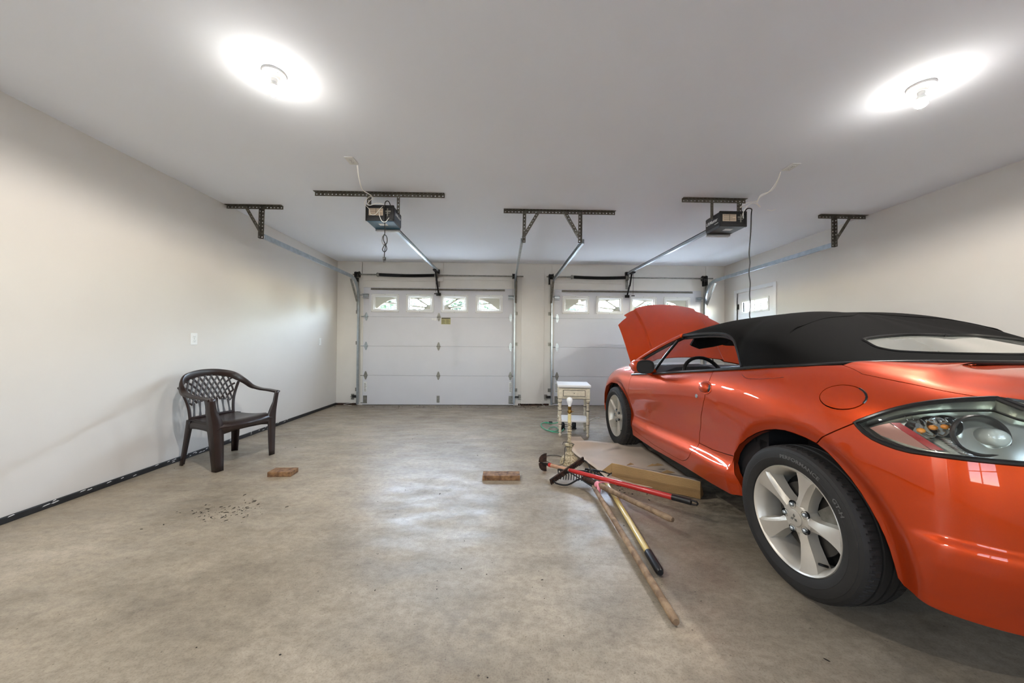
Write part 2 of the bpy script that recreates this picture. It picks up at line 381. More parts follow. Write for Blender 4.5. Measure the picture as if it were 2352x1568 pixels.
for lo, hi in (((wy0-.03,wz0-.03),(wy1+.03,wz0)), ((wy0-.03,wz1),(wy1+.03,wz1+.03)), ((wy0-.03,wz0),(wy0,wz1)), ((wy1,wz0),(wy1+.03,wz1))):
    b.bbox((dx0-.012, lo[0], lo[1]), (dx1, hi[0], hi[1]), .003)
for k in (1,2,3):
    y = wy0+(wy1-wy0)*k/4; b.box((dx0-.004, y-.011, wz0), (dx0+.02, y+.011, wz1))
wf = b.obj('window_frame', M['white'], sd)
b = MB(); b.box((dx0+.022, wy0, wz0), (dx0+.026, wy1, wz1)); b.obj('pane', M['glass'], wf)
for z in (.25, 1.02, 1.80):
    b = MB(); b.cyl((XR+.012,SD1-.006,z-.045),(XR+.012,SD1-.006,z+.045),.008,8); b.bbox((XR+.008,SD1-.03,z-.045),(XR+.02,SD1-.006,z+.045),.001); b.obj('hinge', M['blackm'], sd)
b = MB(); b.lathe([(0,0),(.024,0),(.028,.02),(.016,.03),(.012,.045),(.026,.055),(.028,.075),(.018,.085),(0,.088)], 18, Matrix.Translation((dx0,SD0+.07,.95))@Matrix.Rotation(-math.pi/2,4,'Y')); b.obj('door_knob', M['galv'], sd)

# ------------------------------------------------------------------ garage doors
SEC = DT/4
WX = [(-1.19-1.19, .44), (-1.19-.565, .44), (-1.19+.065, .44), (-1.19+.695, .44)]   # window left edges for door 1
DC = (D1[0]+D1[1])/2
def garage_door(D, label, extra):
    x0, x1 = D; cx = (x0+x1)/2; off = cx-DC; yb = YB+.004; th = .045
    g = thing('garage_door', label, 'garage door', (cx, YB+.004, 0), 0, 'overhead garage doors')
    wins = [(a+off, a+off+w) for a, w in WX]; z0w, z1w = 1.715, 1.985
    for k in range(4):
        b = MB(); a, c = k*SEC+.002, (k+1)*SEC-.002
        if k < 3: b.bbox((x0, yb, a), (x1, yb+th, c), .003, seg=1)
        else:
            b.box((x0,yb,a),(x1,yb+th,z0w)); b.box((x0,yb,z1w),(x1,yb+th,c))
            xs = [x0]+[q for w in wins for q in w]+[x1]
            for i in range(0, len(xs), 2): b.box((xs[i],yb,z0w),(xs[i+1],yb+th,z1w))
        if k: b.box((x0+.01,yb+.012,a-.010),(x1-.01,yb+.03,a+.004))
        for xx in (x0+.10, x1-.10):    # end stile seam
            b.box((xx-.0015, yb-.0012, a+.01), (xx+.0015, yb, c-.01))
        b.obj('section', M['door'], g, True)
    for i, (wa, wb) in enumerate(wins):
        b = MB()
        fr = .032
        for lo, hi in (((wa-.03,z0w-.03),(wb+.03,z0w+.012)), ((wa-.03,z1w-.012),(wb+.03,z1w+.03)), ((wa-.03,z0w+.012),(wa+.014,z1w-.012)), ((wb-.014,z0w+.012),(wb+.03,z1w-.012))):
            b.bbox((lo[0], yb-.012, lo[1]), (hi[0], yb+.004, hi[1]), .003, seg=1)
        for lo, hi in (((wa,z0w),(wb,z0w+.03)), ((wa,z1w-.03),(wb,z1w)), ((wa,z0w+.03),(wa+.035,z1w-.03)), ((wb-.035,z0w+.03),(wb,z1w-.03))): b.box((lo[0], yb+.006, lo[1]), (hi[0], yb+.03, hi[1]))
        for px in (wa-.02, (wa+wb)/2, wb+.02):
            for pz in (z0w-.02, z1w+.02): b.ball((px, yb-.012, pz), .004, 4, (1,.4,1), mi=1)
        wf = b.obj('window', [M['white'], M['blackm']], g, True)
        b = MB(); b.box((wa, yb+.016, z0w), (wb, yb+.019, z1w)); b.obj('pane', M['glass'], wf, True)
        # sunburst insert behind the glass
        b = MB(); w = wb-wa-.07; hh = z1w-z0w-.06; X0 = wa+.035; Z0 = z0w+.03; mirror = i >= 2
        Mx = Matrix(((1,0,0,0),(0,0,1,yb+.026),(0,1,0,0),(0,0,0,1)))
        def P(q): return [((X0+(w-a if mirror else a)), Z0+c) for a, c in q]
        if i in (0, 3):
            curve = [(w*.10+ w*.9*t, hh*.04 + hh*.80*math.sin(t*math.pi/2)**.85) for t in [k/10 for k in range(11)]]
            b.prism(P([(0,0),(w*.10,hh*.04)] + curve[1:] + [(w,hh),(0,hh)]), Mx, .010)
            b.prism(P([(w*.10,0),(w,0),(w,hh*.04),(w*.10,hh*.04)]), Mx, .010)
            b.prism(P([(w*.44,hh*.62),(w*.42,hh*.52),(w,hh*.40),(w,hh*.52)]), Mx, .012)
        else:
            b.prism(P([(0,hh),(w,hh),(w,hh*.93),(0,hh*.86)]), Mx, .010)
            b.prism(P([(0,hh*.36),(0,hh*.24),(w*.80,hh*.08),(w*.80,hh*.22)]), Mx, .012)
            b.prism(P([(w*.28,hh*.93),(w*.38,hh*.96),(w*.93,hh*.34),(w*.85,hh*.26)]), Mx, .012)
            b.prism(P([(w*.66,0),(w,0),(w,hh*.45),(w*.90,hh*.38),(w*.76,hh*.22)]), Mx, .012)
        b.obj('sunburst_insert', M['soffit'], wf, True)
    # stiffening strut
    b = MB(); perf_bar(b, (x0+.135,yb-.012,2.102), (x1-.165,yb-.012,2.102), .032, (0,0,1), .026)
    b.box((x0+.135,yb-.028,2.088),(x1-.165,yb-.012,2.0895)); b.obj('strut', M['perf'], g, True, solid=.0)
    # hinges
    for k in (1,2,3):
        for xx, kind in ((x0+.055,0),(cx,1),(x1-.055,0)):
            b = MB(); z = k*SEC
            for s_ in (1,-1):
                b.prism([(-.030,.008*s_),(.030,.008*s_),(.026,.03*s_),(.010,.072*s_),(.0,.078*s_),(-.010,.072*s_),(-.026,.03*s_)], Matrix(((1,0,0,xx),(0,0,-1,yb-.0005),(0,1,0,z),(0,0,0,1))), .004)
                b.ball((xx,yb-.005,z+.05*s_),.006,5,(1,.5,1))
                b.ball((xx,yb-.005,z+.026*s_),.006,5,(1,.5,1))
            b.cyl((xx-.036,yb-.012,z),(xx+.036,yb-.012,z),.008,8)
            if kind == 0:
                sg = -1 if xx < cx else 1
                b.cyl((xx,yb-.02,z),(xx+sg*.085,yb-.02,z),.006,8); b.bbox((xx-.03,yb-.026,z-.012),(xx+.03,yb-.004,z+.012),.003)
            b.obj('hinge', M['galvd'] if k == 1 or kind else M['galv'], g, True)
    for xx, sg in ((x0+.05,-1),(x1-.05,1)):     # top roller brackets
        b = MB(); b.bbox((xx-.05,yb-.03,1.955),(xx+.045,yb,2.0),.004); b.bbox((xx-.055,yb-.06,2.0),(xx+.05,yb-.0,2.008),.002)
        b.cyl((xx-.05*1,yb-.045,1.985),(xx+sg*.09,yb-.045,1.985),.008,8); b.bbox((xx-.055,yb-.05,1.93),(xx+.05,yb-.0,1.938),.002)
        b.obj('roller_bracket', M['galv'], g, True)
        b = MB(); b.bbox((xx-.035,yb-.006,.03),(xx+.035,yb,.17),.002)
        for zz in (.05,.15): b.ball((xx-.015,yb-.006,zz),.008,5,(1,.6,1)); b.ball((xx+.015,yb-.006,zz),.008,5,(1,.6,1))
        b.cyl((xx-.03,yb-.012,.04),(xx+sg*.075,yb-.012,.04),.007,8)
        b.obj('bottom_bracket', M['galvd'], g, True)
        b = MB(); b.box((xx-.03,yb-.0012,.235),(xx+.026,yb,.42)); 
        for q in range(6): b.box((xx-.022,yb-.002,.25+.027*q),(xx+.018-.004*(q%3),yb-.001,.258+.027*q), mi=1)
        b.obj('warning_label', [M['stickw'], M['ink']], g, True)
    b = MB(); b.bbox((cx-.026,yb-.006,.045),(cx+.026,yb,.17),.002); b.bbox((cx-.018,yb-.012,.06),(cx+.018,yb-.004,.12),.003)
    b.obj('lift_bracket', M['galvd'], g, True)
    b = MB(); b.bbox((x0,yb,-.0),(x1,yb+th,.010),.003); b.obj('bottom_seal', M['rubber'], g, True)
    if extra:
        b = MB(); b.box((cx+.045,yb-.0015,1.472),(cx+.212,yb,1.592)); b.box((cx+.05,yb-.0025,1.572),(cx+.207,yb-.001,1.588), mi=1)
        for q in range(6):
            for r_ in (0,1): b.box((cx+.055+.078*r_,yb-.0022,1.484+.013*q),(cx+.118+.078*r_-.01*(q%3),yb-.001,1.488+.013*q), mi=1)
        b.obj('instruction_sticker', [M['sticker'], M['ink']], g, True)
        b = MB()
        for q in range(2): b.box((cx-.13+.046*q,yb-.0015,1.55-.01*q),(cx-.092+.046*q,yb,1.582), mi=0)
        b.obj('small_label', [M['stickw'], M['ink']], g, True)
    return g
def perf_bar(b, p0, p1, w, side, pitch=.038, r=.30, lip=0, lipdir=None):
    """flat strip from p0 to p1, width w along 'side', with a row of real holes"""
    p0 = Vector(p0); p1 = Vector(p1); L_ = (p1-p0).length; d = (p1-p0)/L_; s_ = Vector(side).normalized()
    n = max(2, int(round(L_/pitch))); c = L_/n; h = min(c, w)*r*.62
    for i in range(n):
        o = p0 + d*(c*i); m = o + d*c/2
        out = [o - s_*w/2, o + d*c - s_*w/2, o + d*c + s_*w/2, o + s_*w/2]
        inn = [m + d*h*a + s_*h*e for a, e in ((-.7,-.7),(0,-1),(.7,-.7),(1,0),(.7,.7),(0,1),(-.7,.7),(-1,0))]
        om = [(out[k]+out[(k+1)%4])/2 for k in range(4)]
        ring = [out[0], om[0], out[1], om[1], out[2], om[2], out[3], om[3]]
        b.add(ring+inn, [(k, (k+1)%8, 8+(k+1)%8, 8+k) for k in range(8)])
def angle_iron(b, p0, p1, f1, f2, w=.036, pitch=.038):
    """L-shaped punched angle: flanges along directions f1 and f2 from the p0-p1 heel line"""
    p0 = Vector(p0); p1 = Vector(p1); f1 = Vector(f1).normalized(); f2 = Vector(f2).normalized()
    perf_bar(b, p0+f1*w/2, p1+f1*w/2, w, f1, pitch); perf_bar(b, p0+f2*w/2, p1+f2*w/2, w, f2, pitch)
gd1 = garage_door(D1, 'left white sectional garage door, fully in view, with olive instruction sticker in the middle', True)
gd2 = garage_door(D2, 'right white sectional garage door partly hidden behind the orange car and its raised hood', False)

# tracks
CSEC = [(-.012,-.026),(.014,-.026),(.014,-.018),(.010,-.018),(.010,-.022),(-.008,-.022),(-.008,.022),(.010,.022),(.010,.018),(.014,.018),(.014,.026),(-.012,.026)]
def door_track(x, inward, label):
    # vertical run, bend, horizontal run; section opens towards the door
    yv = YB-.045; zh = 2.262; R_ = .33
    pts = [(x,yv,.02),(x,yv,1.0),(x,yv,zh-R_)] + [(x, yv-R_+R_*math.cos(t), zh-R_+R_*math.sin(t)) for t in [math.pi/2*k/10 for k in range(1,11)]] + [(x,5.0,zh),(x,3.765,zh)]
    ups = [(0,1,0)]*3 + [(0, math.cos(t), math.sin(t)) for t in [math.pi/2*k/10 for k in range(1,11)]] + [(0,0,1)]*2
    t = thing('door_track', label, 'track', (x, yv, 0), 0, 'garage door tracks')
    sec = [(a*inward, c) for a, c in CSEC]
    b = MB(); b.sweep(sec, pts, ups); b.obj('rail', M['galv'], t, True)
    b = MB(); sg = -inward
    b.obox((x+sg*.02, yv-.02, zh-.40), (x+sg*.02, yv-.28, zh-.04), .004, .036, up=(1,0,0))      # flag bracket
    b.bbox((x+sg*.018, yv-.03, 1.70), (x+sg*.022, yv+.04, 2.22), .001)
    b.obj('flag_bracket', M['galvd'], t, True)
    for z in (.16+.12, 1.0+.12, 1.68):
        b = MB(); b.bbox((x+sg*.012, yv-.02, z-.03), (x+sg*.016, yv+.044, z+.03), .001); b.bbox((x+sg*.012, yv+.037, z-.03), (x+sg*.06, yv+.041, z+.03), .001)
        b.ball((x+sg*.04, yv+.035, z), .008, 5, (1,.6,1)); b.obj('jamb_bracket', M['galvd'], t, True)
    return t
TX = (D1[0]-.065, D1[1]+.012, D2[0]-.05, D2[1]+.045)
door_track(TX[0], 1, 'steel door track curving up beside the left wall, leftmost of the four')
door_track(TX[1], -1, 'steel track on the right edge of the left garage door')
door_track(TX[2], 1, 'steel track on the left edge of the right garage door, behind the small table')
door_track(TX[3], -1, 'steel door track running up along the right wall above the car')

# hangers of punched angle
def hanger(x0, x1, legs, label):
    y = 3.765
    t = thing('track_hanger', label, 'bracket', ((x0+x1)/2, y, H), 0, 'punched angle hangers on the ceiling')
    b = MB(); angle_iron(b, (x0,y+.0,H-.003), (x1,y,H-.003), (0,0,-1), (0,-1,0)); b.obj('ceiling_angle', M['perf'], t, True, solid=.003)
    for (xt, zt, xb, zb, sgn) in legs:
        b = MB(); yy = y-.006 if abs(xt-xb) < .05 else y-.0125; angle_iron(b, (xt,yy,zt), (xb,yy,zb), (sgn,0,0), (0,-1,0) if abs(xt-xb) < .05 else (0,1,0)); b.obj('strut' if abs(xt-xb) > .05 else 'drop_angle', M['perf'], t, True, solid=.003)
    return t
hanger(XL+.003, -2.415, [(-2.645,H-.01,-2.652,2.235,1), (-2.83,H-.01,-2.655,2.29,1)], 'short dark punched angle hanger in the corner of ceiling and left wall')
hanger(-.013, 1.228, [(.20,H-.01,.195,2.235,1), (.395,H-.01,.225,2.30,-1), (.645,H-.01,.815,2.30,1), (.852,H-.01,.85,2.24,-1)], 'wide punched angle hanger with two V legs between the two doors')
hanger(3.545, XR-.003, [(3.725,H-.01,3.727,2.235,-1), (3.93,H-.01,3.745,2.30,-1)], 'short dark punched angle hanger on ceiling by the right wall')

# torsion shafts and springs
def spring_assembly(D, cx, label, sx0, sx1):
    x0, x1 = D; y = YB-.09; z = 2.345
    t = thing('torsion_shaft', label, 'spring', (cx, y, z), 0, 'torsion spring shafts')
    b = MB(); b.cyl((x0-.155,y,z),(x1+.165,y,z),.0127,12); b.obj('shaft', M['galvd'], t, True)
    n = int((sx1-sx0)/.0075); P = []
    sag = lambda q: -.012*math.sin(math.pi*q)
    b = MB()
    prof = []
    for i in range(n*2+1):
        q = i/(2*n); prof.append((sx0+(sx1-sx0)*q, .027+(.003 if i % 2 else 0)))
    b.tube([(xx, y, z+sag((xx-sx0)/(sx1-sx0))) for xx, _ in prof], [r for _, r in prof], 14); b.obj('spring', M['blackm'], t, True)
    for xx in (sx0-.02, sx1+.015):
        b = MB(); b.lathe([(.0,-.03),(.026,-.03),(.034,-.012),(.034,.0),(.028,.02),(.0,.02)], 14, Matrix.Translation((xx,y,z))@Matrix.Rotation(math.pi/2,4,'Y'))
        for k in range(4):
            a = k*math.pi/2+.4; b.cyl((xx-.01,y+.03*math.cos(a),z+.03*math.sin(a)),(xx-.01,y+.042*math.cos(a),z+.042*math.sin(a)),.005,6)
        b.obj('winding_cone', M['galvd'], t, True)
    b = MB(); b.bbox((sx1+.035,YB-.13,z-.05),(sx1+.041,YB-.002,z+.05),.001); b.bbox((sx1+.02,YB-.014,z-.20),(sx1+.07,YB-.011,z+.06),.001); b.cyl((sx1+.03,y,z),(sx1+.05,y,z),.03,14)
    b.obj('center_bracket', M['galvd'], t, True)
    for xx, sg in ((x0-.07,1),(x1+.0,-1)):
        b = MB(); b.lathe([(.0,-.035),(.05,-.035),(.052,-.03),(.046,-.026),(.046,.022),(.056,.03),(.056,.036),(.0,.036)], 20, Matrix.Translation((xx+.0,y,z))@Matrix.Rotation(math.pi/2,4,'Y')); b.obj('cable_drum', M['blackm'], t, True)
        b = MB(); b.bbox((xx-sg*.045,YB-.13,z-.13),(xx-sg*.041,YB-.012,z+.04),.001); b.cyl((xx-sg*.05,y,z),(xx-sg*.036,y,z),.024,12); b.bbox((xx-sg*.045-.0,YB-.016,z-.13),(xx-sg*.01,YB-.012,z+.04),.001); b.obj('end_bracket', M['blackm'], t, True)
        b = MB(); b.tube([(xx+sg*.02,y-.046,z),(xx+sg*.03,YB-.03,1.2),(xx+sg*.035,YB-.02,.06)], .0016, 5); b.obj('lift_cable', M['galvd'], t, True)
    return t
spring_assembly(D1, -1.19, 'steel shaft and black spring above the left garage door', -2.24, -1.245)
spring_assembly(D2, 2.29, 'steel shaft and black spring above the right garage door', 1.255, 2.215)
# ------------------------------------------------------------------ text as mesh
def text_mesh(txt, size, bold=0.):
    c = bpy.data.curves.new('txt', 'FONT'); c.body = txt; c.size = size; c.align_x = 'CENTER'; c.align_y = 'CENTER'; c.offset = bold; c.resolution_u = 3
    o = bpy.data.objects.new('txt', c); COL.objects.link(o)
    dg = bpy.context.evaluated_depsgraph_get(); dg.update()
    me = bpy.data.meshes.new_from_object(o.evaluated_get(dg))
    vs = [v.co.copy() for v in me.vertices]; fs = [tuple(p.vertices) for p in me.polygons]
    bpy.data.objects.remove(o); bpy.data.curves.remove(c); bpy.data.meshes.remove(me)
    return vs, fs

# ------------------------------------------------------------------ door openers
def opener(cx, label, body_m, left_text, dx):
    y0, y1, z0, z1 = 3.30, 3.54, 2.288, 2.442
    t = thing('garage_door_opener', label, 'garage door opener', (cx, 3.42, z0), 0, 'garage door openers')
    w = .135; x0, x1 = cx-w, cx+w
    b = MB(); ch = .02
    sec = [(x0+.012,z0),(x1-.012,z0),(x1,z0+.02),(x1,z1-.012),(x1-.012,z1),(x0+.012,z1),(x0,z1-.012),(x0,z0+.02)]
    b.prism([(a, c) for a, c in sec], Matrix(((1,0,0,0),(0,0,1,y0+.012),(0,1,0,0),(0,0,0,1))), y1-y0-.012)
    # rim around the recessed end panel
    for lo, hi in (((x0,z0+.004),(x0+.014,z1-.004)), ((x1-.014,z0+.004),(x1,z1-.004)), ((x0,z1-.018),(x1,z1)), ((x0,z0),(x1,z0+.022))): b.bbox((lo[0],y0,lo[1]),(hi[0],y0+.02,hi[1]),.003)
    body = b.obj('housing', body_m, t, True)
    b = MB(); b.box((x0+.012,y0+.0075,z0+.02),(x1-.012,y0+.0125,z1-.016)); b.obj('end_panel', M['blackp'], t, True)
    b = MB()     # vents and label on the end panel
    b.box((x0+.03,y0+.006,z0+.055),(x0+.165,y0+.008,z1-.03), mi=0)
    for q in range(7): b.box((x0+.034+.004*(q%2),y0+.0048,z0+.062+.0095*q),(x0+.158-.03*((q*3)%4==1),y0+.0062,z0+.0645+.0095*q), mi=1)
    b.box((x0+.098,y0+.0046,z0+.058),(x0+.101,y0+.0062,z1-.032), mi=1)
    b.obj('wiring_label', [M['cardlit'], M['ink']], t, True)
    b = MB()
    for q in range(5): b.cyl((x0+.185+.011*q, y0+.002, z0+.075),(x0+.185+.011*q, y0+.009, z0+.075),.0042,8)
    b.bbox((x0+.18,y0+.003,z0+.088),(x1-.03,y0+.009,z0+.104),.002); b.bbox((x0+.205,y0+.002,z0+.045),(x0+.215,y0+.009,z1-.03),.002)
    b.obj('terminal_block', M['galvd'], t, True)
    b = MB(); b.box((cx-.035,y0+.07,z0-.0012),(cx+.045,y0+.12,z0)); b.obj('bottom_label', M['stickw'], t, True)
    # light lens on the door side and below
    b = MB(); G = []
    for i in range(9):
        a = math.pi*i/8; G.append([(x0+.008+(x1-x0-.016)*(1-math.cos(a))/2, y1+.035*math.sin(a)**.5 if 0 < i < 8 else y1, zz) for zz in (z0-.020, z0-.012, z1-.03)])
    b.grid(G); b.add([p[0] for p in G], [tuple(range(9))])
    for i in range(14): xx = x0+.02+i*(x1-x0-.04)/13; b.bbox((xx-.004,y1-.01,z0-.024),(xx+.004,y1+.026,z0-.018),.001,seg=1)
    b.obj('light_lens', M['lensw'], t, True)
    # rail to the header
    b = MB(); b.obox((cx-.004,y1-.02,2.37),(cx+.005,YB-.05,2.425),.034,.028); b.obox((cx-.004,y1-.02,2.387),(cx+.005,YB-.05,2.442),.016,.008)
    b.obj('rail', M['galv'], t, True)
    b = MB(); b.tube([(cx,y1,2.401),(cx+.004,YB-.12,2.452)],.006,6); b.obj('chain', M['blackm'], t, True)
    b = MB(); b.bbox((cx-.03,YB-.06,2.385),(cx+.03,YB-.002,2.46),.004); b.cyl((cx-.035,YB-.07,2.43),(cx+.035,YB-.07,2.43),.022,12); b.obj('header_bracket', M['blackm'], t, True)
    b = MB(); b.bbox((cx-.026,5.88,2.375),(cx+.03,6.02,2.40),.004); b.obj('trolley', M['blackm'], t, True)
    b = MB(); b.obox((cx,5.98,2.39),(cx+.01,6.10,2.18),.028,.008,up=(0,1,0)); b.obox((cx+.004,6.09,2.20),(cx+.012,YB-.014,2.03),.028,.008,up=(0,1,0)); b.bbox((cx-.03,YB-.035,1.99),(cx+.05,YB-.004,2.04),.004); b.obj('door_arm', M['blackm'], t, True)
    b = MB(); b.tube([(cx+.012,5.94,2.375),(cx+.014,5.95,2.15),(cx+.016,5.96,2.0)],.003,6); b.bbox((cx-.012,5.95,1.975),(cx+.044,5.97,1.995),.004); b.obj('release_cord', M['blackp'], t, True)
    # ceiling angle and straps
    x_a, x_b = dx
    b = MB(); angle_iron(b, (x_a,3.40,H-.003),(x_b,3.40,H-.003),(0,0,-1),(0,-1,0)); b.obj('ceiling_angle', M['perf'], t, True, solid=.003)
    for xx, sg in ((x0+.0,-1),(x1-.005,1)):
        b = MB(); angle_iron(b, (xx,3.41,H-.02),(xx,3.41,2.40),(sg,0,0),(0,1,0),.03); b.obj('strap', M['perf'], t, True, solid=.003)
    return t, (x0,x1,y0,y1,z0,z1)
op1, e1 = opener(-1.205, 'teal and black opener motor with coiled black cord, over the empty left bay', M['blackp'], None, (-1.875,-.60))
op2, e2 = opener(2.255, 'black opener motor with white lettering on its side, over the orange car', M['blackp'], 'x', (1.79,2.445))
x0,x1,y0,y1,z0,z1 = e2
vs, fs = text_mesh('LiftMaster', .046, .0012)
b = MB(); b.add([(x0-.0012, 3.435 - v[0], z0+.085+v[1]) for v in vs], fs); b.obj('lettering', M['stickw'], op2, True)
b = MB(); b.box((x0-.001,y0+.03,z0+.045),(x0,y0+.09,z0+.05)); b.obj('stripe', M['stickw'], op2, True)
x0,x1,y0,y1,z0,z1 = e1; cx_o = -1.205
b = MB(); b.bbox((x0+.012,y0+.004,z0-.003),(x1-.004,y1-.002,z0+.002),.002); b.box((cx_o-.035,y0+.07,z0-.0045),(cx_o+.045,y0+.12,z0-.003),mi=1); b.obj('bottom_cover', [M['teal'],M['stickw']], op1, True)
b = MB(); b.box((x1,y0+.02,z0+.03),(x1+.001,y0+.23,z1-.03)); b.obj('side_panel', M['navy'], op1, True)
vs, fs = text_mesh('LiftMaster', .042, .001)
b = MB(); b.add([(x1+.0022, 3.43 + v[0], z0+.088+v[1]) for v in vs], fs); b.obj('lettering', M['stickw'], op1, True)
# cords
t = op1
x0,x1,y0,y1,z0,z1 = e1
cx = -1.148; b = MB()
b.tube(spline([(cx+.05,y0+.006,z1-.02),(cx+.04,y0-.03,z1+.02),(cx+.01,y0-.03,z1+.018),(cx-.005,y0-.012,z1-.03),(cx-.003,y0-.014,2.30),(cx,y0-.014,2.16),(cx-.02,y0-.014,2.13),(cx-.024,y0-.012,2.08),(cx+.0,y0-.01,2.05),(cx+.022,y0-.014,2.08),(cx+.02,y0-.02,2.13),(cx-.006,y0-.016,2.15),(cx-.012,y0-.012,2.10),(cx+.012,y0-.014,2.05),(cx+.02,y0-.014,2.01),(cx,y0-.014,1.985),(cx-.02,y0-.014,2.01),(cx+.008,y0-.014,2.06),(cx+.0,y0-.014,1.98),(cx-.002,y0-.014,1.93)], 6), .0042, 8)
o = b.obj('power_cord', M['blackp']); tag(o, 'knotted black power cord hanging from the teal opener', 'cord', 'opener power cords')
b = MB(); b.bbox((cx-.014,y0-.026,1.905),(cx+.012,y0-.002,1.935),.005); 
for q in (-.006,.004): b.box((cx+q,y0-.020,1.885),(cx+q+.002,y0-.012,1.906))
b.obj('plug', M['blackp'], o)
b = MB(); x0,x1,y0,y1,z0,z1 = e2
rx = 2.452
b.tube(spline([(x1-.03,y0+.004,z1-.02),(x1-.02,y0-.03,z1+.012),(x1+.03,y0-.02,z1+.012),(rx-.005,y0+.02,2.42),(rx+.004,y0+.04,2.25),(rx-.004,y0+.05,2.05),(rx+.004,y0+.05,1.95),(rx-.006,y0+.05,1.84),(rx+.006,y0+.05,1.74),(rx+.0,y0+.05,1.62),(rx+.008,y0+.05,1.52),(rx,y0+.05,1.42),(rx+.002,y0+.04,1.37)], 6), .0055, 8)
o = b.obj('power_cord', M['blackp']); tag(o, 'long wavy black power cord hanging down over the car roof', 'cord', 'opener power cords')
# ceiling outlets with the white bell wires
def outlet(name, label, Mx, vertical=True, grp=None):
    t = thing(name, label, 'outlet', Mx.translation, 0, grp)
    b = MB(); b.bbox((-.036,-.058,0),(.036,.058,.006),.003,Mx); b.obj('cover_plate', M['white'], t, True)
    b = MB()
    for q in (-.02,.02):
        b.bbox((-.016,q-.014,.004),(.016,q+.014,.0085),.004,Mx, mi=0)
        for s_ in (-.006,.006): b.bbox((s_-.001,q-.004,.0084),(s_+.001,q+.006,.0088),0,Mx,mi=1)
        b.bbox((-.002,q-.0105,.0084),(.002,q-.007,.0088),0,Mx,mi=1)
    b.obj('receptacle', [M['white'], M['ink']], t, True)
    b = MB(); b.cyl(Mx@Vector((0,0,.005)),Mx@Vector((0,0,.0082)),.003,8); b.obj('screw', M['galvd'], t, True)
    return t
CZ = Matrix(((1,0,0,0),(0,-1,0,0),(0,0,-1,H),(0,0,0,1)))
def at(x, y, rz=0.): return Matrix.Translation((x, y, H)) @ Matrix.Rotation(math.pi, 4, 'X') @ Matrix.Rotation(rz, 4, 'Z') 
outlet('ceiling_outlet', 'white ceiling outlet feeding the opener over the empty left bay', at(-1.255,2.80), grp='ceiling outlets')
outlet('ceiling_outlet', 'white ceiling outlet feeding the opener over the car', at(2.37,2.76), grp='ceiling outlets')
def lw(y, z): return Matrix(((0,0,1,XL),(-1,0,0,y),(0,-1,0,z),(0,0,0,1))) if False else Matrix(((0,0,1,XL),(1,0,0,y),(0,1,0,z),(0,0,0,1)))
outlet('wall_outlet', 'white outlet on the left wall above the plastic chair', lw(3.40,1.14))
# rocker switch at the far end
t = thing('light_switch', 'small white switch plate on the left wall near the far corner', 'switch', (XL,5.68,1.133))
b = MB(); b.bbox((-.036,-.058,0),(.036,.058,.006),.003,lw(5.68,1.133)); b.obj('cover_plate', M['white'], t, True)
b = MB(); b.bbox((-.014,-.03,.005),(.014,.03,.010),.003,lw(5.68,1.133)); b.obj('rocker', M['white'], t, True)
def bell_wires(pts_list, label):
    b = MB()
    for pts in pts_list: b.tube(spline(pts, 8), .0028, 6)
    tag(b.obj('bell_wire', M['wire']), label, 'wire', 'bell wires from the ceiling outlets')
x0,x1,y0,y1,z0,z1 = e1
bell_wires([[(-1.235,2.86,H-.008),(-1.24,2.90,2.52),(-1.25,3.0,2.46),(-1.24,3.12,2.47),(-1.26,3.24,2.50),(x0+.03,y0-.02,2.50),(x0+.005,y0-.03,2.44),(x0+.035,y0+.003,2.40),(x0+.05,y0-.006,2.35),(x0+.10,y0-.02,2.34),(x0+.15,y0-.02,2.40),(x0+.165,y0+.004,2.43)],
            [(-1.229,2.86,H-.008),(-1.235,2.90,2.515),(-1.245,3.0,2.452),(-1.23,3.12,2.46),(-1.245,3.24,2.48),(x0+.05,y0-.025,2.47),(x0+.03,y0-.03,2.43),(x0+.06,y0-.02,2.43),(x0+.12,y0-.02,2.45),(x0+.19,y0+.004,2.445)],
            [(x0+.13,y0+.004,2.39),(x0+.145,y0-.03,2.33),(x0+.17,y0-.03,2.275),(x0+.205,y0-.03,2.27),(x0+.225,y0+.004,2.32)]], 'white bell wires drooping from ceiling outlet to the teal opener')
x0,x1,y0,y1,z0,z1 = e2
bell_wires([[(2.34,2.83,H-.008),(2.36,2.88,2.55),(2.36,2.95,2.49),(2.30,3.0,2.47),(2.29,3.04,2.43),(2.25,3.1,2.44),(2.22,3.16,2.42),(x1-.02,y0-.03,2.48),(x1-.05,y0-.02,2.44),(x1-.035,y0+.002,2.37)],
            [(2.338,2.83,H-.008),(2.355,2.89,2.54),(2.34,2.96,2.48),(2.295,3.01,2.45),(2.31,3.06,2.41),(2.40,3.14,2.42),(2.42,3.2,2.47),(x1+.01,y0-.04,2.50),(x1-.045,y0-.03,2.45),(x1-.05,y0+.002,2.39)],
            [(2.47,3.05,2.36),(2.475,3.1,2.37),(2.485,3.16,2.40)]], 'thin white bell wires looping from ceiling outlet to the black opener')
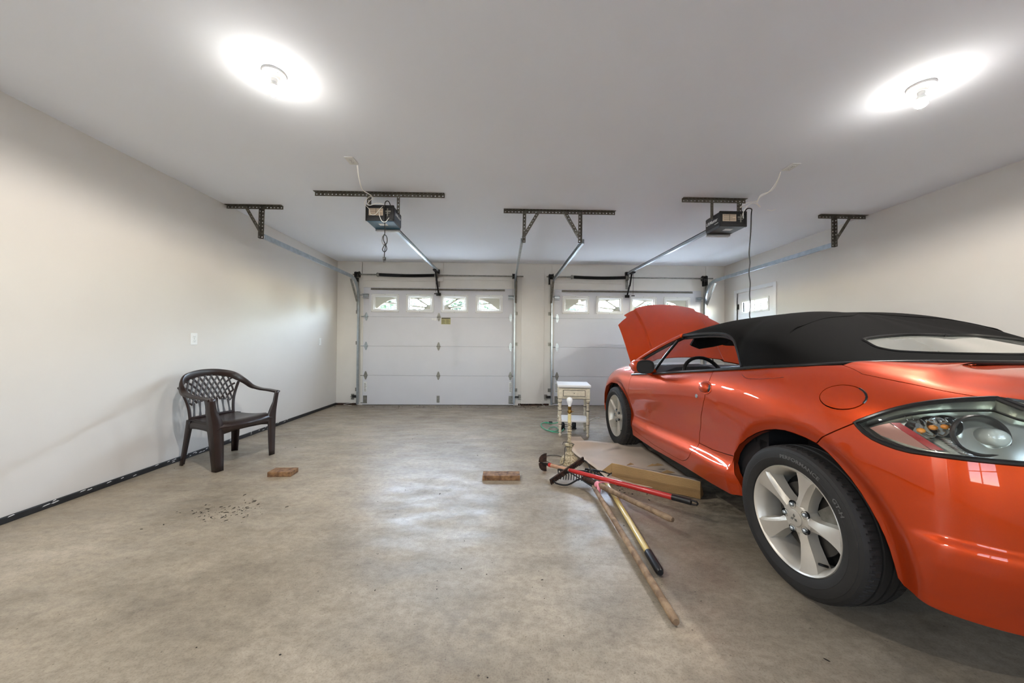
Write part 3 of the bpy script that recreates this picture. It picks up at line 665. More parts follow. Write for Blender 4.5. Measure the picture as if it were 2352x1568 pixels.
# ------------------------------------------------------------------ bare bulb fixtures
def bulb_fixture(x, y, label):
    t = thing('ceiling_light', label, 'ceiling light', (x,y,H), 0, 'bare bulb ceiling lights')
    Mx = Matrix.Translation((x,y,H)) @ Matrix.Rotation(math.pi,4,'X')
    b = MB(); b.lathe([(.058,0),(.060,.004),(.057,.012),(.040,.018),(.030,.020),(.026,.026),(.024,.034),(0,.034)], 36, Mx, True)
    for a in (.6, .6+math.pi): b.ball(Mx @ Vector((.042*math.cos(a),.042*math.sin(a),.017)),.005,6)
    b.obj('porcelain_base', M['white'], t, True)
    b = MB(); b.lathe([(.0,.03),(.0155,.03),(.0155,.048),(.013,.052),(0,.052)], 20, Mx); b.obj('socket', M['white'], t, True)
    b = MB(); b.lathe([(.013,.048),(.015,.056),(.0215,.070),(.0262,.080)], 28, Mx); b.obj('bulb_collar', M['white'], t, True)
    b = MB(); b.lathe([(.0262,.080),(.0285,.085),(.030,.098),(.027,.110),(.018,.120),(.008,.1245),(0,.1255)], 28, Mx); b.obj('bulb', M['bulb'], t, True)
    l = bpy.data.lights.new('bulb_light', 'SPOT'); l.energy = BULB_W; l.spot_size = math.radians(176); l.spot_blend = .25; l.shadow_soft_size = .026; l.color = (1, .965, .92)
    o = bpy.data.objects.new('bulb_light', l); o.location = (x, y, H-.132); COL.objects.link(o); o.parent = t; o.matrix_parent_inverse = t.matrix_basis.inverted()
bulb_fixture(-1.282, 1.907, 'lit bare bulb in porcelain holder on ceiling over the empty left bay')
bulb_fixture(2.369, 1.878, 'lit bare bulb in porcelain holder on ceiling above the car')

# ------------------------------------------------------------------ safety sensors
def sensor(x, sg, label):
    t = thing('safety_sensor', label, 'sensor', (x, YB-.05, .15), 0, 'safety beam sensors at the door feet')
    b = MB(); b.bbox((x+sg*.02,YB-.06,.145),(x+sg*.09,YB-.03,.175),.006); b.cyl((x+sg*.02,YB-.045,.16),(x+sg*.004,YB-.045,.16),.011,10); b.obj('sensor_body', M['blackp'], t, True)
    b = MB(); b.bbox((x+sg*.075,YB-.02,.10),(x+sg*.125,YB-.016,.20),.001); b.bbox((x+sg*.08,YB-.06,.158),(x+sg*.125,YB-.016,.162),.001); b.obj('sensor_bracket', M['galvd'], t, True)
    random.seed(int(x*100)); b = MB()
    P = [(x+sg*.08,YB-.04,.145)]
    for k in range(7): P.append((x+sg*(.06+.16*random.random()),YB-.05-.1*random.random(),max(.004,.13-.025*k)))
    b.tube(spline(P,5),.0018,5); b.obj('sensor_wire', M['wire'], t, True)
sensor(TX[0], -1, 'black safety sensor low on the leftmost door track')
sensor(TX[1], 1, 'black safety sensor on right foot of the left garage door')
sensor(TX[2], -1, 'black safety sensor low at the track behind the small table')

# ------------------------------------------------------------------ plastic chair
ch = thing('plastic_armchair', 'dark brown plastic garden armchair with lattice back by the left wall', 'chair', (-2.60,3.30,0), math.radians(-107.5))
BR = M['brown']
# local: +x towards the photographer side, +y front, z up
SZ = .415
b = MB(); G = []
for i in range(17):
    a = -1+2*i/16; row = []
    for j in range(15):
        q = j/14; hw = .205+.055*q
        y = -.215+.455*q + (.030*(1-a*a) if q > .5 else 0)*(q-.5)*2; z = SZ-.012*(1-a*a) -.018*math.sin(math.pi*q)+ .010*q
        if q > .86: z -= .055*((q-.86)/.14)**2
        if abs(a) > .9: z -= .02*(abs(a)-.9)/.1
        row.append((a*hw, y, z))
    G.append(row)
b.grid(G); b.obj('seat', BR, ch, solid=.006)
# apron under the seat
b = MB(); P = []
prof = [(-.235,.21),(-.215,.235),(-.12,.258),(0,.264),(.12,.258),(.215,.235),(.235,.21)]
G = [[(x,y,SZ-.02),(x,y+.006,SZ-.05),(x*.98,y-.002,SZ-.085-.03*(abs(x)/.235)**3)] for x,y in prof]; b.grid(G)
for s_ in (-1,1):
    G = [[(s_*(.205+.05*q),-.20+.41*q,SZ-.02),(s_*(.212+.05*q),-.20+.41*q,SZ-.045),(s_*(.212+.05*q),-.20+.41*q,SZ-.075-.03*abs(2*q-1)**3)] for q in [k/8 for k in range(9)]]; b.grid(G)
G = [[(x,-.205-.02*(1-(x/.2)**2),SZ-.01),(x,-.21-.02*(1-(x/.2)**2),SZ-.07)] for x in [-.2+.4*k/8 for k in range(9)]]; b.grid(G)
b.obj('apron', BR, ch, solid=.005)
# legs: folded channel legs; the front pair runs on up to carry the arms
def chair_leg(pts, ws, dirs):
    (dx,dy) = dirs; b = MB(); G = []; P = spline(pts, 4); n = len(P)-1
    for k, c in enumerate(P):
        q = k/n*(len(ws)-1); i = min(int(q), len(ws)-2); wx = ws[i][0]+(ws[i+1][0]-ws[i][0])*(q-i); wy = ws[i][1]+(ws[i+1][1]-ws[i][1])*(q-i)
        u = Vector((-dx,0,0)); v = Vector((0,-dy,0))
        G.append([c + u*wx*a + v*wy*e for a, e in ((1.,.0),(.55,.0),(.14,.0),(.03,.04),(0,.16),(.0,.55),(.0,1.))])
    b.grid(G); return b
for sx in (-1,1):
    chair_leg([(sx*.312,.238,.628),(sx*.300,.232,.52),(sx*.285,.235,.40),(sx*.272,.243,.2),(sx*.262,.252,0)], [(.040,.050),(.046,.050),(.085,.066),(.070,.058),(.055,.048)], (sx,1)).obj('leg', BR, ch, solid=.010)
    chair_leg([(sx*.215,-.200,SZ-.01),(sx*.222,-.215,.25),(sx*.235,-.245,0)], [(.055,.050),(.045,.045),(.034,.036)], (sx,-1)).obj('leg', BR, ch, solid=.010)
# top rail that runs round into both arms
rail = spline([(.297,.235,.628),(.298,.12,.640),(.298,.0,.648),(.292,-.10,.675),(.268,-.185,.745),(.205,-.245,.812),(.105,-.277,.842),(0,-.287,.850),(-.105,-.277,.842),(-.205,-.245,.812),(-.268,-.185,.745),(-.292,-.10,.675),(-.298,.0,.648),(-.298,.12,.640),(-.297,.235,.628)], 6)
b = MB(); G = []
for i, p in enumerate(rail):
    d = (rail[min(i+1,len(rail)-1)]-rail[max(i-1,0)]).normalized(); q = abs(i/(len(rail)-1)*2-1)      # 1 at arm fronts, 0 at the back
    out = Vector((p.x, p.y+.02, 0)).normalized(); side = d.cross(Vector((0,0,1))).normalized()
    flat = min(1, max(0, (q-.35)/.3)); hw = .030*flat+.012*(1-flat); hh = .012*flat+.034*(1-flat)
    c = p - Vector((0,0,hh if flat < 1 else hh)); up = d.cross(side)*-1
    if up.z < 0: up = -up
    row = []
    for m_ in range(12):
        t = 2*math.pi*m_/12; ca, sa = math.cos(t), math.sin(t)
        row.append(c + side*math.copysign(abs(ca)**.6,ca)*hw + up*math.copysign(abs(sa)**.6,sa)*hh)
    G.append(row)
b.grid(G, closed=True); b.add(G[0], [tuple(range(12))]); b.add(G[-1], [tuple(reversed(range(12)))])
b.obj('arm_rail', BR, ch)
# lattice back
def bk(a, t):      # a -1..1 across, t 0 seat .. 1 rail
    hw = .185+.07*t-.02*math.sin(math.pi*t)
    ztop = .815-.11*abs(a)**2.6
    return Vector((a*hw, -.205-.035*t-.045*t*(1-a*a), SZ-.01+(ztop-SZ+.01)*t))
b = MB(); t0 = .36
def strip(f, n=14, r=.0085): 
    b.tube([f(k/n) for k in range(n+1)], r, 6, flat=.55, up=(0,1,0))
NS = 6
for k in range(-NS, NS+1):
    for sg in (1,-1):
        a0 = k*2/NS*.62
        seg = [(a0+sg*.95*(t-t0), t) for t in [t0+(1-t0)*m/18 for m in range(19)]]
        seg = [(a,t) for a,t in seg if abs(a) <= .95]
        if len(seg) > 2: b.tube([bk(a,t) for a,t in seg], .0092, 6, flat=.5, up=(0,1,0))
for k in range(7):
    a = -.84+1.68*k/6
    b.tube([bk(a*(1-.02*m), t0*1.08*m/5) for m in range(6)], [.014,.011,.008,.008,.010,.013], 6, flat=.45, up=(0,1,0))
for s_ in (-1,1):
    b.tube([bk(s_*1.0, m/12) for m in range(13)], .014, 8, flat=.7, up=(0,1,0))
b.tube([bk(-1+2*m/12, 0.02) for m in range(13)], .014, 8)
b.obj('lattice_back', BR, ch)

# ------------------------------------------------------------------ wood blocks
def block(x0,x1,y0,y1,h,rz,label):
    cx,cy = (x0+x1)/2,(y0+y1)/2
    b = MB(); b.bbox((x0-cx,y0-cy,0),(x1-cx,y1-cy,h),.003)
    o = b.obj('wood_block', M['wood']); o.location = (cx,cy,0); o.rotation_euler = (0,0,rz)
    return tag(o, label, 'wood block', 'wood offcuts on the floor')
block(-1.945,-1.755,2.875,2.985,.040,.02,'short brown wood offcut on floor in front of the plastic chair')
block(-.165,.140,2.79,2.895,.040,-.01,'longer brown wood offcut on the floor, in the middle of the empty bay')

# ------------------------------------------------------------------ side table
ST_ = thing('side_table', 'antique cream side table with turned legs and drawer near the right door', 'side table', (.865,4.25,0))
tx0,tx1,ty0,ty1,tz = .665,1.062,4.06,4.47,.628
b = MB(); b.bbox((tx0,ty0,tz-.026),(tx1,ty1,tz),.008,seg=3); b.bbox((tx0+.012,ty0+.012,tz-.034),(tx1-.012,ty1-.012,tz-.024),.004); b.obj('table_top', M['creamw'], ST_, True)
bx0,bx1,by0,by1 = tx0+.010,tx1-.010,ty0+.03,ty1-.022
b = MB(); zc0, zc1 = .455, tz-.033
for lo, hi in (((bx0+.01,by0+.012,zc0),(bx0+.022,by1-.01,zc1)), ((bx1-.022,by0+.012,zc0),(bx1-.01,by1-.01,zc1)), ((bx0+.01,by1-.022,zc0),(bx1-.01,by1-.01,zc1)), ((bx0+.01,by0+.004,zc0),(bx1-.01,by0+.014,zc0+.02)), ((bx0+.01,by0+.004,zc1-.016),(bx1-.01,by0+.014,zc1))): b.bbox(lo, hi, .002)
b.obj('apron', M['cream'], ST_, True)
b = MB(); b.bbox((bx0+.04,by0-.006,zc0+.022),(bx1-.04,by0+.012,zc1-.018),.003)
dr = b.obj('drawer', M['cream'], ST_, True)
b = MB(); X0,X1,Z0,Z1 = bx0+.055,bx1-.055,zc0+.034,zc1-.030
for lo, hi in (((X0,Z0),(X1,Z0+.006)), ((X0,Z1-.006),(X1,Z1)), ((X0,Z0),(X0+.006,Z1)), ((X1-.006,Z0),(X1,Z1))): b.box((lo[0],by0-.0075,lo[1]),(hi[0],by0-.005,hi[1]))
b.obj('dark_border', M['dline'], dr, True)
b = MB(); b.ball(((X0+X1)/2,by0-.008,(Z0+Z1)/2),.005,6); b.obj('knob_screw', M['dline'], dr, True)
b = MB()
for z in (zc1-.004, zc0+.002): b.box((bx0+.004,by0-.001,z-.003),(bx1-.004,by0+.003,z+.003))
b.obj('dark_line', M['dline'], ST_, True)
LEGP = [(0,0),(.012,0),(.018,.012),(.019,.022),(.012,.034),(.010,.044),(.017,.052),(.019,.060),(.014,.080),(.017,.115),(.020,.130),(.014,.140),(.018,.146),(.0205,.152),(.0205,.205),(.018,.212),(.014,.218),(.019,.228),(.014,.240),(.0135,.262),(.019,.290),(.020,.300),(.012,.312),(.019,.322),(.0195,.334),(.013,.344),(.017,.375),(.020,.395),(.013,.408),(.018,.416),(.020,.422),(.022,.432)]
for lx in (bx0+.022, bx1-.022):
    for ly in (by0+.022, by1-.022):
        b = MB(); b.lathe(LEGP, 16, Matrix.Translation((lx,ly,0))); b.bbox((lx-.022,ly-.022,.432),(lx+.022,ly+.022,zc1+.002),.003)
        lg = b.obj('leg', M['cream'], ST_, True)
        for z in (.145,.312,.408):
            b = MB(); b.lathe([(.0145,z-.004),(.021,z-.001),(.021,z+.001),(.0145,z+.004)], 16, Matrix.Translation((lx,ly,0))); b.obj('dark_ring', M['dline'], lg, True)
b = MB(); b.bbox((bx0+.012,by0+.012,.175),(bx1-.012,by1-.012,.195),.005); b.obj('shelf', M['creamw'], ST_, True)
ST_.matrix_basis = Matrix.Translation((.875,4.285,0)) @ Matrix.Rotation(math.radians(-7),4,'Z') @ Matrix.Translation((.865-.8635,4.25-4.269,0))

# ------------------------------------------------------------------ table lamp without shade
TL = thing('table_lamp', 'shadeless ornate cream table lamp with frosted bulb standing on the floor', 'lamp', (.622,3.20,0))
k_ = .000517
Mx = Matrix.Translation((.622,3.20,0))
pz = lambda zp: (1512-zp)*k_*.985
prof = [(0,0),(.088,0),(.090,.006),(.084,.016),(.080,.030),(.074,.046),(.064,.060),(.050,.072),(.040,.080),(.038,.086),(.044,.090),(.040,.096),(.026,.104),(.022,.120),(.026,.134),(.030,.140),(.024,.146),(.034,.156),(.042,.168),(.040,.182),(.028,.192),(.016,.200),(.013,.215),(.016,.24),(.018,.255),(.013,.265),(.012,.270)]
b = MB(); n = 40; prof2 = []
b.lathe(prof, n, Mx)
# acanthus relief on the foot
for ring, (r,z,cnt,sz) in enumerate(((.080,.028,20,.0065),(.070,.050,18,.007),(.038,.174,10,.007),(.087,.008,24,.005))):
    for k in range(cnt):
        a = 2*math.pi*(k+.5*(ring%2))/cnt; b.ball((.622+r*math.cos(a),3.20+r*math.sin(a),z), sz, 5, (.8,.8,1.1))
b.obj('ornate_base', M['lampant'], TL, True)
b = MB(); b.lathe([(.012,.265),(.019,.272),(.021,.280),(.014,.288),(.012,.292),(.020,.298),(.024,.305),(.016,.312),(.013,.318),(.021,.326),(.022,.332),(.014,.342),(.013,.352),(.018,.360),(.019,.368),(.014,.376),(.015,.382),(.0,.384)], 24, Mx); b.obj('turned_stem', M['lampant'], TL, True)
b = MB(); b.lathe([(.0,.38),(.0155,.38),(.0155,.462),(.0,.462)], 20, Mx); b.obj('candle_sleeve', M['candle'], TL, True)
b = MB(); b.lathe([(.008,.460),(.010,.466),(.020,.474),(.022,.486),(.017,.497),(.014,.503),(.0165,.507),(.0165,.532),(0,.533)], 20, Mx); b.cyl((.622+.018,3.20-.008,.486),(.622+.034,3.20-.016,.486),.003,8); b.obj('lamp_socket', M['brass'], TL, True)
b = MB(); b.lathe([(.013,.528),(.014,.540),(.019,.558),(.027,.578),(.029,.592),(.025,.606),(.014,.615),(0,.618)], 24, Mx); b.obj('bulb', M['bulboff'], TL, True)
b = MB(); b.tube(spline([(.56,3.20,.175),(.565,3.17,.205),(.62,3.155,.20),(.66,3.17,.185),(.62,3.16,.168),(.575,3.16,.16),(.57,3.155,.08),(.55,3.13,.02),(.50,3.14,.004),(.44,3.20,.004),(.40,3.30,.004),(.44,3.40,.004),(.52,3.42,.004),(.60,3.36,.004),(.70,3.28,.004),(.74,3.20,.004),(.70,3.12,.004)],8), .0028, 6); b.obj('lamp_cord', M['blackp'], TL, True)

# ------------------------------------------------------------------ garden tools
def tool(name, label, cat, loc): return thing(name, label, cat, loc, 0, 'garden tools lying on the floor')
# hoe with red handle
A0 = Vector((.352,2.972,.078)); A1 = Vector((1.203,2.121,.124)); dA = (A1-A0).normalized()
t = tool('garden_hoe', 'garden hoe with rusty half moon blade, red handle and black grip', 'hoe', (.8,2.6,0))
b = MB(); bx = A0+Vector((-.005,.02,0))
for s_ in (1,-1):
    poly = [(-.030,.004),(.036,.004)] + [(.036,.060),(.034,.082)] + [(.010-.046*math.sin(a)*.95, .082*math.cos(a)+0) for a in (.1,.5,.9,1.2)] if False else [(.036,.003),(.036,.080),(.012,.076),(-.012,.064),(-.028,.044),(-.034,.018),(-.034,.003)]
    b.prism([(x, y*s_) for x,y in poly], Matrix(((1,0,0,bx.x),(.12,0,1,bx.y),(0,1,0,bx.z),(0,0,0,1))), .004)
b.obj('blade', M['rust'], t, True)
b = MB(); b.tube([A0-dA*.035+Vector((0,.004,0)),A0+dA*.05],.0065,10); b.tube([A0+dA*.02,A0+dA*.065],[.008,.016],12); b.obj('neck', M['dsteel'], t, True)
b = MB(); b.cyl(A0+dA*.062,A0+dA*.085,.0175,14); b.obj('ferrule', M['redp'], t, True)
b = MB(); b.cyl(A0+dA*.085,A0+dA*.27,.0155,12); b.obj('bare_wood', M['ashp'], t, True)
b = MB(); b.tube([A0+dA*.265,A0+dA*.28,A0+dA*.65],[.011,.0165,.0165],14); b.cyl(A0+dA*.65,A1-dA*.13,.0185,14); b.obj('red_handle', M['redp'], t, True)
b = MB(); b.cyl(A1-dA*.135,A1-dA*.02,.0195,14); b.tube([A1-dA*.025+Vector((0,0,.014)),A1+dA*.012+Vector((0,0,.010)),A1+dA*.018,A1+dA*.012+Vector((0,0,-.010)),A1-dA*.025+Vector((0,0,-.014))],.006,8); b.obj('grip', M['blackp'], t, True)
# landscape rake with long serrated bar and short dark handle
t = tool('bow_rake', 'rusty bow rake with long serrated bar propped up, dark wooden handle', 'rake', (.6,2.6,0))
p0 = Vector((.376,2.70,.026)); p1 = Vector((.678,2.868,.150)); d = (p1-p0).normalized()
b = MB(); up = Vector((-.35,-.35,.87)).normalized(); b.obox(p0,p1,.012,.042,up)
side = d.cross(up).normalized(); yv = side.cross(d)
for k in range(22):
    q = .02+.96*k/21; c = p0.lerp(p1,q) + yv*(-.024 if True else 0); b.ball(c, .008, 4, (.8,.8,1.))
for q in (.06,.96): b.ball(p0.lerp(p1,q)-side*.008, .012, 6)
b.obj('rake_bar', M['rust'], t, True)
h0 = Vector((.640,2.685,.060)); h1 = Vector((.983,1.957,.103)); dh = (h1-h0).normalized()
b = MB(); b.tube(spline([p0+d*.03-side*.008,(.42,2.665,.028),(.50,2.645,.024),(.60,2.69,.05),h0+dh*.03],6),.0065,8); b.tube(spline([p1-d*.012-side*.008,(.70,2.84,.13),(.715,2.80,.10),(.705,2.74,.055),h0+dh*.04],6),.0065,8); b.obj('bow', M['dsteel'], t, True)
b = MB(); b.tube([h0,h0+dh*.05,h0+dh*.16],[.021,.0235,.021],14); b.obj('socket', M['rust'], t, True)
b = MB(); b.tube([h0+dh*.12,h0+dh*.35,h1-dh*.2,h1-dh*.02,h1],[.0195,.0185,.0175,.0185,.013],14); b.obj('handle', M['ash'], t, True)
# pink ribbon on the handle
c = h0+dh*.165; b = MB(); G = []
nrm = dh.cross(Vector((0,0,1))).normalized()
for k in range(13):
    a = 2*math.pi*k/12; o = nrm*math.cos(a)*.0235+Vector((0,0,1))*math.sin(a)*.0235; G.append([c+o-dh*.016,c+o+dh*.016])
b.grid(G)
for off, pts in ((0,[(.0,-.015,.02),(-.005,-.04,.0),(-.012,-.055,-.03),(-.02,-.07,-.05)]), (1,[(.01,.0,.025),(.05,-.012,.028),(.09,-.02,.024),(.11,-.03,.026)])):
    G = [[c+Vector(p)+Vector((-.014 if off == 0 else 0,0,.0)), c+Vector(p)+Vector((.014 if off == 0 else 0.004,.004,-.010 if off else 0))] for p in spline(pts,4)]; b.grid(G)
o = b.obj('ribbon', M['pink'], t, True, solid=.002)
# wooden handled rake with tines
def tined_rake(label, hA, hB, r, hm, L0, L1, grip, ntine, tine):
    t = tool('garden_rake', label, 'rake', (hB.x,hB.y,0)); d = (hB-hA).normalized()
    b = MB(); b.obox(L0,L1,.010,.014); bd = (L1-L0)
    for k in range(ntine):
        p = L0+bd*(k/(ntine-1)); b.tube([p,p+Vector((.004,-.012,-tine*.55)),p+Vector((-.002,-.022,-tine))],[.0045,.004,.003],6)
    b.tube(spline([L0+bd*.02,L0+bd*.06+Vector((0,-.03,.012)),L0+bd*.35+Vector((0,-.05,.0)),hA+d*.02],5),.005,7); b.tube(spline([L1-bd*.02,L1-bd*.06+Vector((0,-.03,.012)),L1-bd*.2+Vector((0,-.04,-.01)),hA+d*.02],5),.005,7)
    b.obj('rake_head', M['dsteel'], t, True)
    b = MB(); b.tube([hA-d*.05,hA+d*.06],[.007,r*1.02],10); b.obj('neck', M['galvd'], t, True)
    b = MB()
    if grip: b.tube([hA,hB-d*.16],[r,r],14)
    else: b.tube([hA,hA+d*.3,hB-d*.3,hB-d*.01,hB],[r*.9,r,r*1.02,r*1.05,r*.8],14)
    b.obj('handle', hm, t, True)
    if grip: b = MB(); b.tube([hB-d*.165,hB-d*.16,hB-d*.015,hB],[r*.9,r*1.2,r*1.2,r*.8],14); b.obj('grip', M['blackp'], t, True)
tined_rake('garden rake with straight weathered wooden handle, longest, reaching nearest the photographer', Vector((.682,2.56,.045)), Vector((.687,1.338,.019)), .0165, M['ash'], Vector((.455,2.825,.078)), Vector((.70,2.775,.078)), False, 13, .072)
tined_rake('garden rake with yellow handle and black rubber grip end', Vector((.825,2.76,.020)), Vector((.757,1.625,.0215)), .0175, M['yelp'], Vector((.70,2.90,.055)), Vector((.90,2.80,.055)), True, 10, .05)

# ------------------------------------------------------------------ cardboard
t = thing('cardboard_box', 'big flattened cardboard box with raised corrugated side, lying beside the car', 'cardboard box', (1.1,3.1,0))
# floor sheet: left edge lifts and curls
GL = [(.69,3.66,.055),(.70,3.60,.030),(.715,3.50,.012),(.735,3.36,.012),(.755,3.20,.030),(.775,3.02,.050),(.80,2.88,.052),(.84,2.74,.030),(.885,2.70,.006)]
GR = [(1.52,3.72,.030),(1.53,3.62,.026),(1.54,3.48,.022),(1.55,3.34,.02),(1.55,3.16,.02),(1.55,2.98,.02),(1.54,2.80,.02),(1.52,2.66,.02),(1.45,2.52,.02)]
GLs, GRs = spline(GL,3), spline(GR,3); G = []
random.seed(8)
for i in range(len(GLs)):
    row = []
    for j in range(15):
        q = j/14; p = GLs[i].lerp(GRs[i], q); fl = (1-q)**2.2
        p.z = GLs[i].z*fl + (GRs[i].z*.4+.004*math.sin(q*9+i*.7))*(1-fl) + .004
        if i < 4: p.z += .04*(4-i)/4*(1-abs(q-.3)) + (.03*(q-.75)*4 if q > .75 else 0)*(4-i)/4
        row.append(p)
    G.append(row)
b = MB(); b.grid(G); b.obj('flattened_panel', M['cardlit'], t, True, solid=.005)
# raised corrugated side (long tube along the near edge)
e0 = Vector((.893,2.785,0)); e1_ = Vector((1.428,2.445,0)); de = (e1_-e0).normalized(); nb = Vector((-de.y,de.x,0)); nb = nb if nb.y > 0 else -nb
b = MB(); prof = [(.0,.004),(-.006,.05),(-.012,.075),(-.002,.140),(.10,.105),(.20,.070),(.30,.045)]
hts = [1.04,1.0,.98,.95,.93,.90]
G = []
for i in range(13):
    q = i/12; base = e0.lerp(e1_, q); k = 1.03-.12*q
    G.append([base + nb*a + Vector((0,0,z*k+.0012*math.sin(q*17))) for a, z in prof])
def corr(G):
    return G
front = [[p for p in row[:4]] for row in G]
# finely fluted front face
F = []
nf = 46
for row in front:
    sp = [row[i].lerp(row[i+1], k/14) for i in range(3) for k in range(14)] + [row[3]]; F.append([p - nb*(.0022 if k % 2 else 0) for k, p in enumerate(sp)])
b.grid(F, False); b.obj('corrugated_side', M['card'], t, True, solid=.004)
b = MB(); b.grid([row[3:] for row in G]); b.obj('top_flap', M['cardlit'], t, True, solid=.004)
b = MB()
b.add([G[-1][0],G[-1][1],G[-1][3],G[-1][4]+Vector((0,0,-.03)),G[-1][4]*1+Vector((0.02,0,-.10))], [(0,1,2,3,4)]); b.add([G[0][3],G[0][3]+nb*.03+Vector((-.045,.02,-.05)),G[0][3]+nb*.05+Vector((-.09,.02,-.085)),G[0][2]+Vector((0,.012,-.02))], [(0,1,2,3)])
b.obj('end_flap', M['card'], t, True, solid=.004)
# torn paper bits on top
b = MB()
for cx_, cy_, s_ in ((1.10,2.93,.035),(1.28,2.90,.05),(1.33,2.74,.07),(1.36,2.98,.06)):
    z = .075 if cy_ < 2.95 else .05
    b.add([(cx_-s_,cy_,z),(cx_,cy_-s_*.4,z+.012),(cx_+s_,cy_+.01,z+.004),(cx_+s_*.2,cy_+s_*.5,z+.015)], [(0,1,2,3)])
b.obj('torn_liner', M['card'], t, True, solid=.002)
# small flat piece by the table
b = MB(); b.box((.785,3.93,0),(.94,4.12,.004)); tag(b.obj('cardboard_piece', M['cardlit']), 'small flat cardboard rectangle on the floor in front of the side table', 'cardboard')

# ------------------------------------------------------------------ cords and bits on the floor
b = MB()
P = [(.70,4.36,.12),(.66,4.40,.10),(.60,4.62,.05),(.585,4.80,.012),(.66,4.82,.008),(.60,4.86,.008),(.53,4.76,.008),(.52,4.60,.008),(.56,4.42,.008),(.66,4.36,.008),(.72,4.45,.012),(.68,4.56,.014),(.60,4.48,.012),(.60,4.36,.008),(.68,4.30,.008),(.76,4.38,.008),(.80,4.52,.010),(.78,4.70,.012)]
b.tube(spline(P,8), .0055, 8); o = tag(b.obj('extension_cord', M['green']), 'green extension cord coiled on the floor left of the side table', 'extension cord')
b = MB(); b.bbox((.64,4.775,.004),(.69,4.815,.034),.006); b.obj('plug', M['blackp'], o)
t = thing('work_light_clamp', 'small black metal clamp lying on the floor under the side table', 'clamp', (.86,4.47,0))
b = MB(); b.tube([(.79,4.49,.035),(.93,4.49,.035)],.006,8); b.tube([(.79,4.52,.055),(.93,4.52,.06)],.006,8); b.obj('bars', M['galvd'], t, True)
for x_, z_ in ((.785,.05),(.935,.055)):
    b = MB(); b.ball((x_,4.50,z_),.034,8,(.8,.8,1.4),p=.7); b.bbox((x_-.03,4.48,0),(x_+.03,4.53,.02),.005); b.obj('jaw', M['blackp'], t, True)
b = MB(); b.tube(spline([(1.13,4.72,.006),(1.19,4.86,.006),(1.27,5.0,.006),(1.36,5.12,.006),(1.44,5.16,.006),(1.47,5.22,.006),(1.42,5.24,.006)],6),.004,6); tag(b.obj('loose_wire', M['wire']), 'pale loose wire on the floor between side table and car front wheel', 'wire')
# crumbs of dirt
random.seed(11); b = MB()
def crumbs(cx,cy,rx,ry,n,s0,s1):
    for i in range(n):
        x = cx+rx*random.gauss(0,.5); y = cy+ry*random.gauss(0,.5); x = min(max(x, -2.95), 1.15); y = min(y, 6.19); s_ = s0+(s1-s0)*random.random()**3
        b.ball((x,y,s_*.2), s_, 3, (1+1.5*random.random(),.7,.35), M=Matrix.Rotation(random.random()*6.28,3,'Z'))
crumbs(-1.80,2.30,.25,.14,150,.0015,.0065); crumbs(-1.4,6.05,1.5,.12,120,.003,.010); crumbs(.55,6.05,.35,.14,60,.004,.012); crumbs(-.6,3.6,2.2,1.6,90,.002,.006); crumbs(0,1.6,1.5,.8,36,.0015,.005); crumbs(.95,2.62,.22,.14,90,.002,.008)
o = b.obj('dirt_crumbs', M['dirt']); o['kind'] = 'stuff'; o['label'] = 'dark dirt crumbs scattered over the concrete floor'

# ------------------------------------------------------------------ outside
b = MB(); b.box((-30,YB+T+.02,-.12),(40,45,-.02)); struct(b.obj('driveway', M['asphalt']))
b = MB(); b.box((XR+T,-8,-.12),(40,YB+T+.02,-.02)); b.box((-30,-30,-.12),(40,YF-T,-.02)); struct(b.obj('yard', M['asphalt']))
def tree(x,y,h,r,seed,label):
    random.seed(seed); t = thing('tree', label, 'tree', (x,y,-.05), 0, 'trees outside')
    b = MB(); b.tube([(x,y,-.05),(x+.1,y,h*.35),(x,y+.1,h*.75)],[.16,.12,.05],8); b.obj('trunk', M['bark'], t, True)
    b = MB()
    for i in range(5200):
        u = random.random()**.4; th = random.random()*6.283; ph = math.acos(2*random.random()-1); k = 1+.25*math.sin(3*th+seed)
        c = Vector((x+u*r*k*math.sin(ph)*math.cos(th), y+u*r*k*math.sin(ph)*math.sin(th), h*.60+u*h*.40*math.cos(ph)*k))
        if c.z < .1: continue
        a = Vector((random.gauss(0,1),random.gauss(0,1),random.gauss(0,.6))).normalized(); q = a.orthogonal().normalized()
        s_ = .06+.09*random.random(); b.add([c-a*s_,c+q*s_*.5,c+a*s_,c-q*s_*.5],[(0,1,2,3)])
    b.obj('foliage', M['leaf'], t, True, weld=False)
tree(-5.6,15.2,4.0,1.62,1,'leafy tree seen through the left windows of left garage door')
tree(-1.5,15.0,4.2,1.62,2,'leafy tree seen through the middle windows of left garage door')
tree(2.6,15.4,4.0,1.62,3,'leafy tree seen between the two doors, right windows of left door')
tree(6.9,15.0,4.2,1.7,4,'leafy tree seen through the windows of right garage door')
tree(13.0,13.5,4.2,2.0,6,'leafy tree seen through the small side door window')
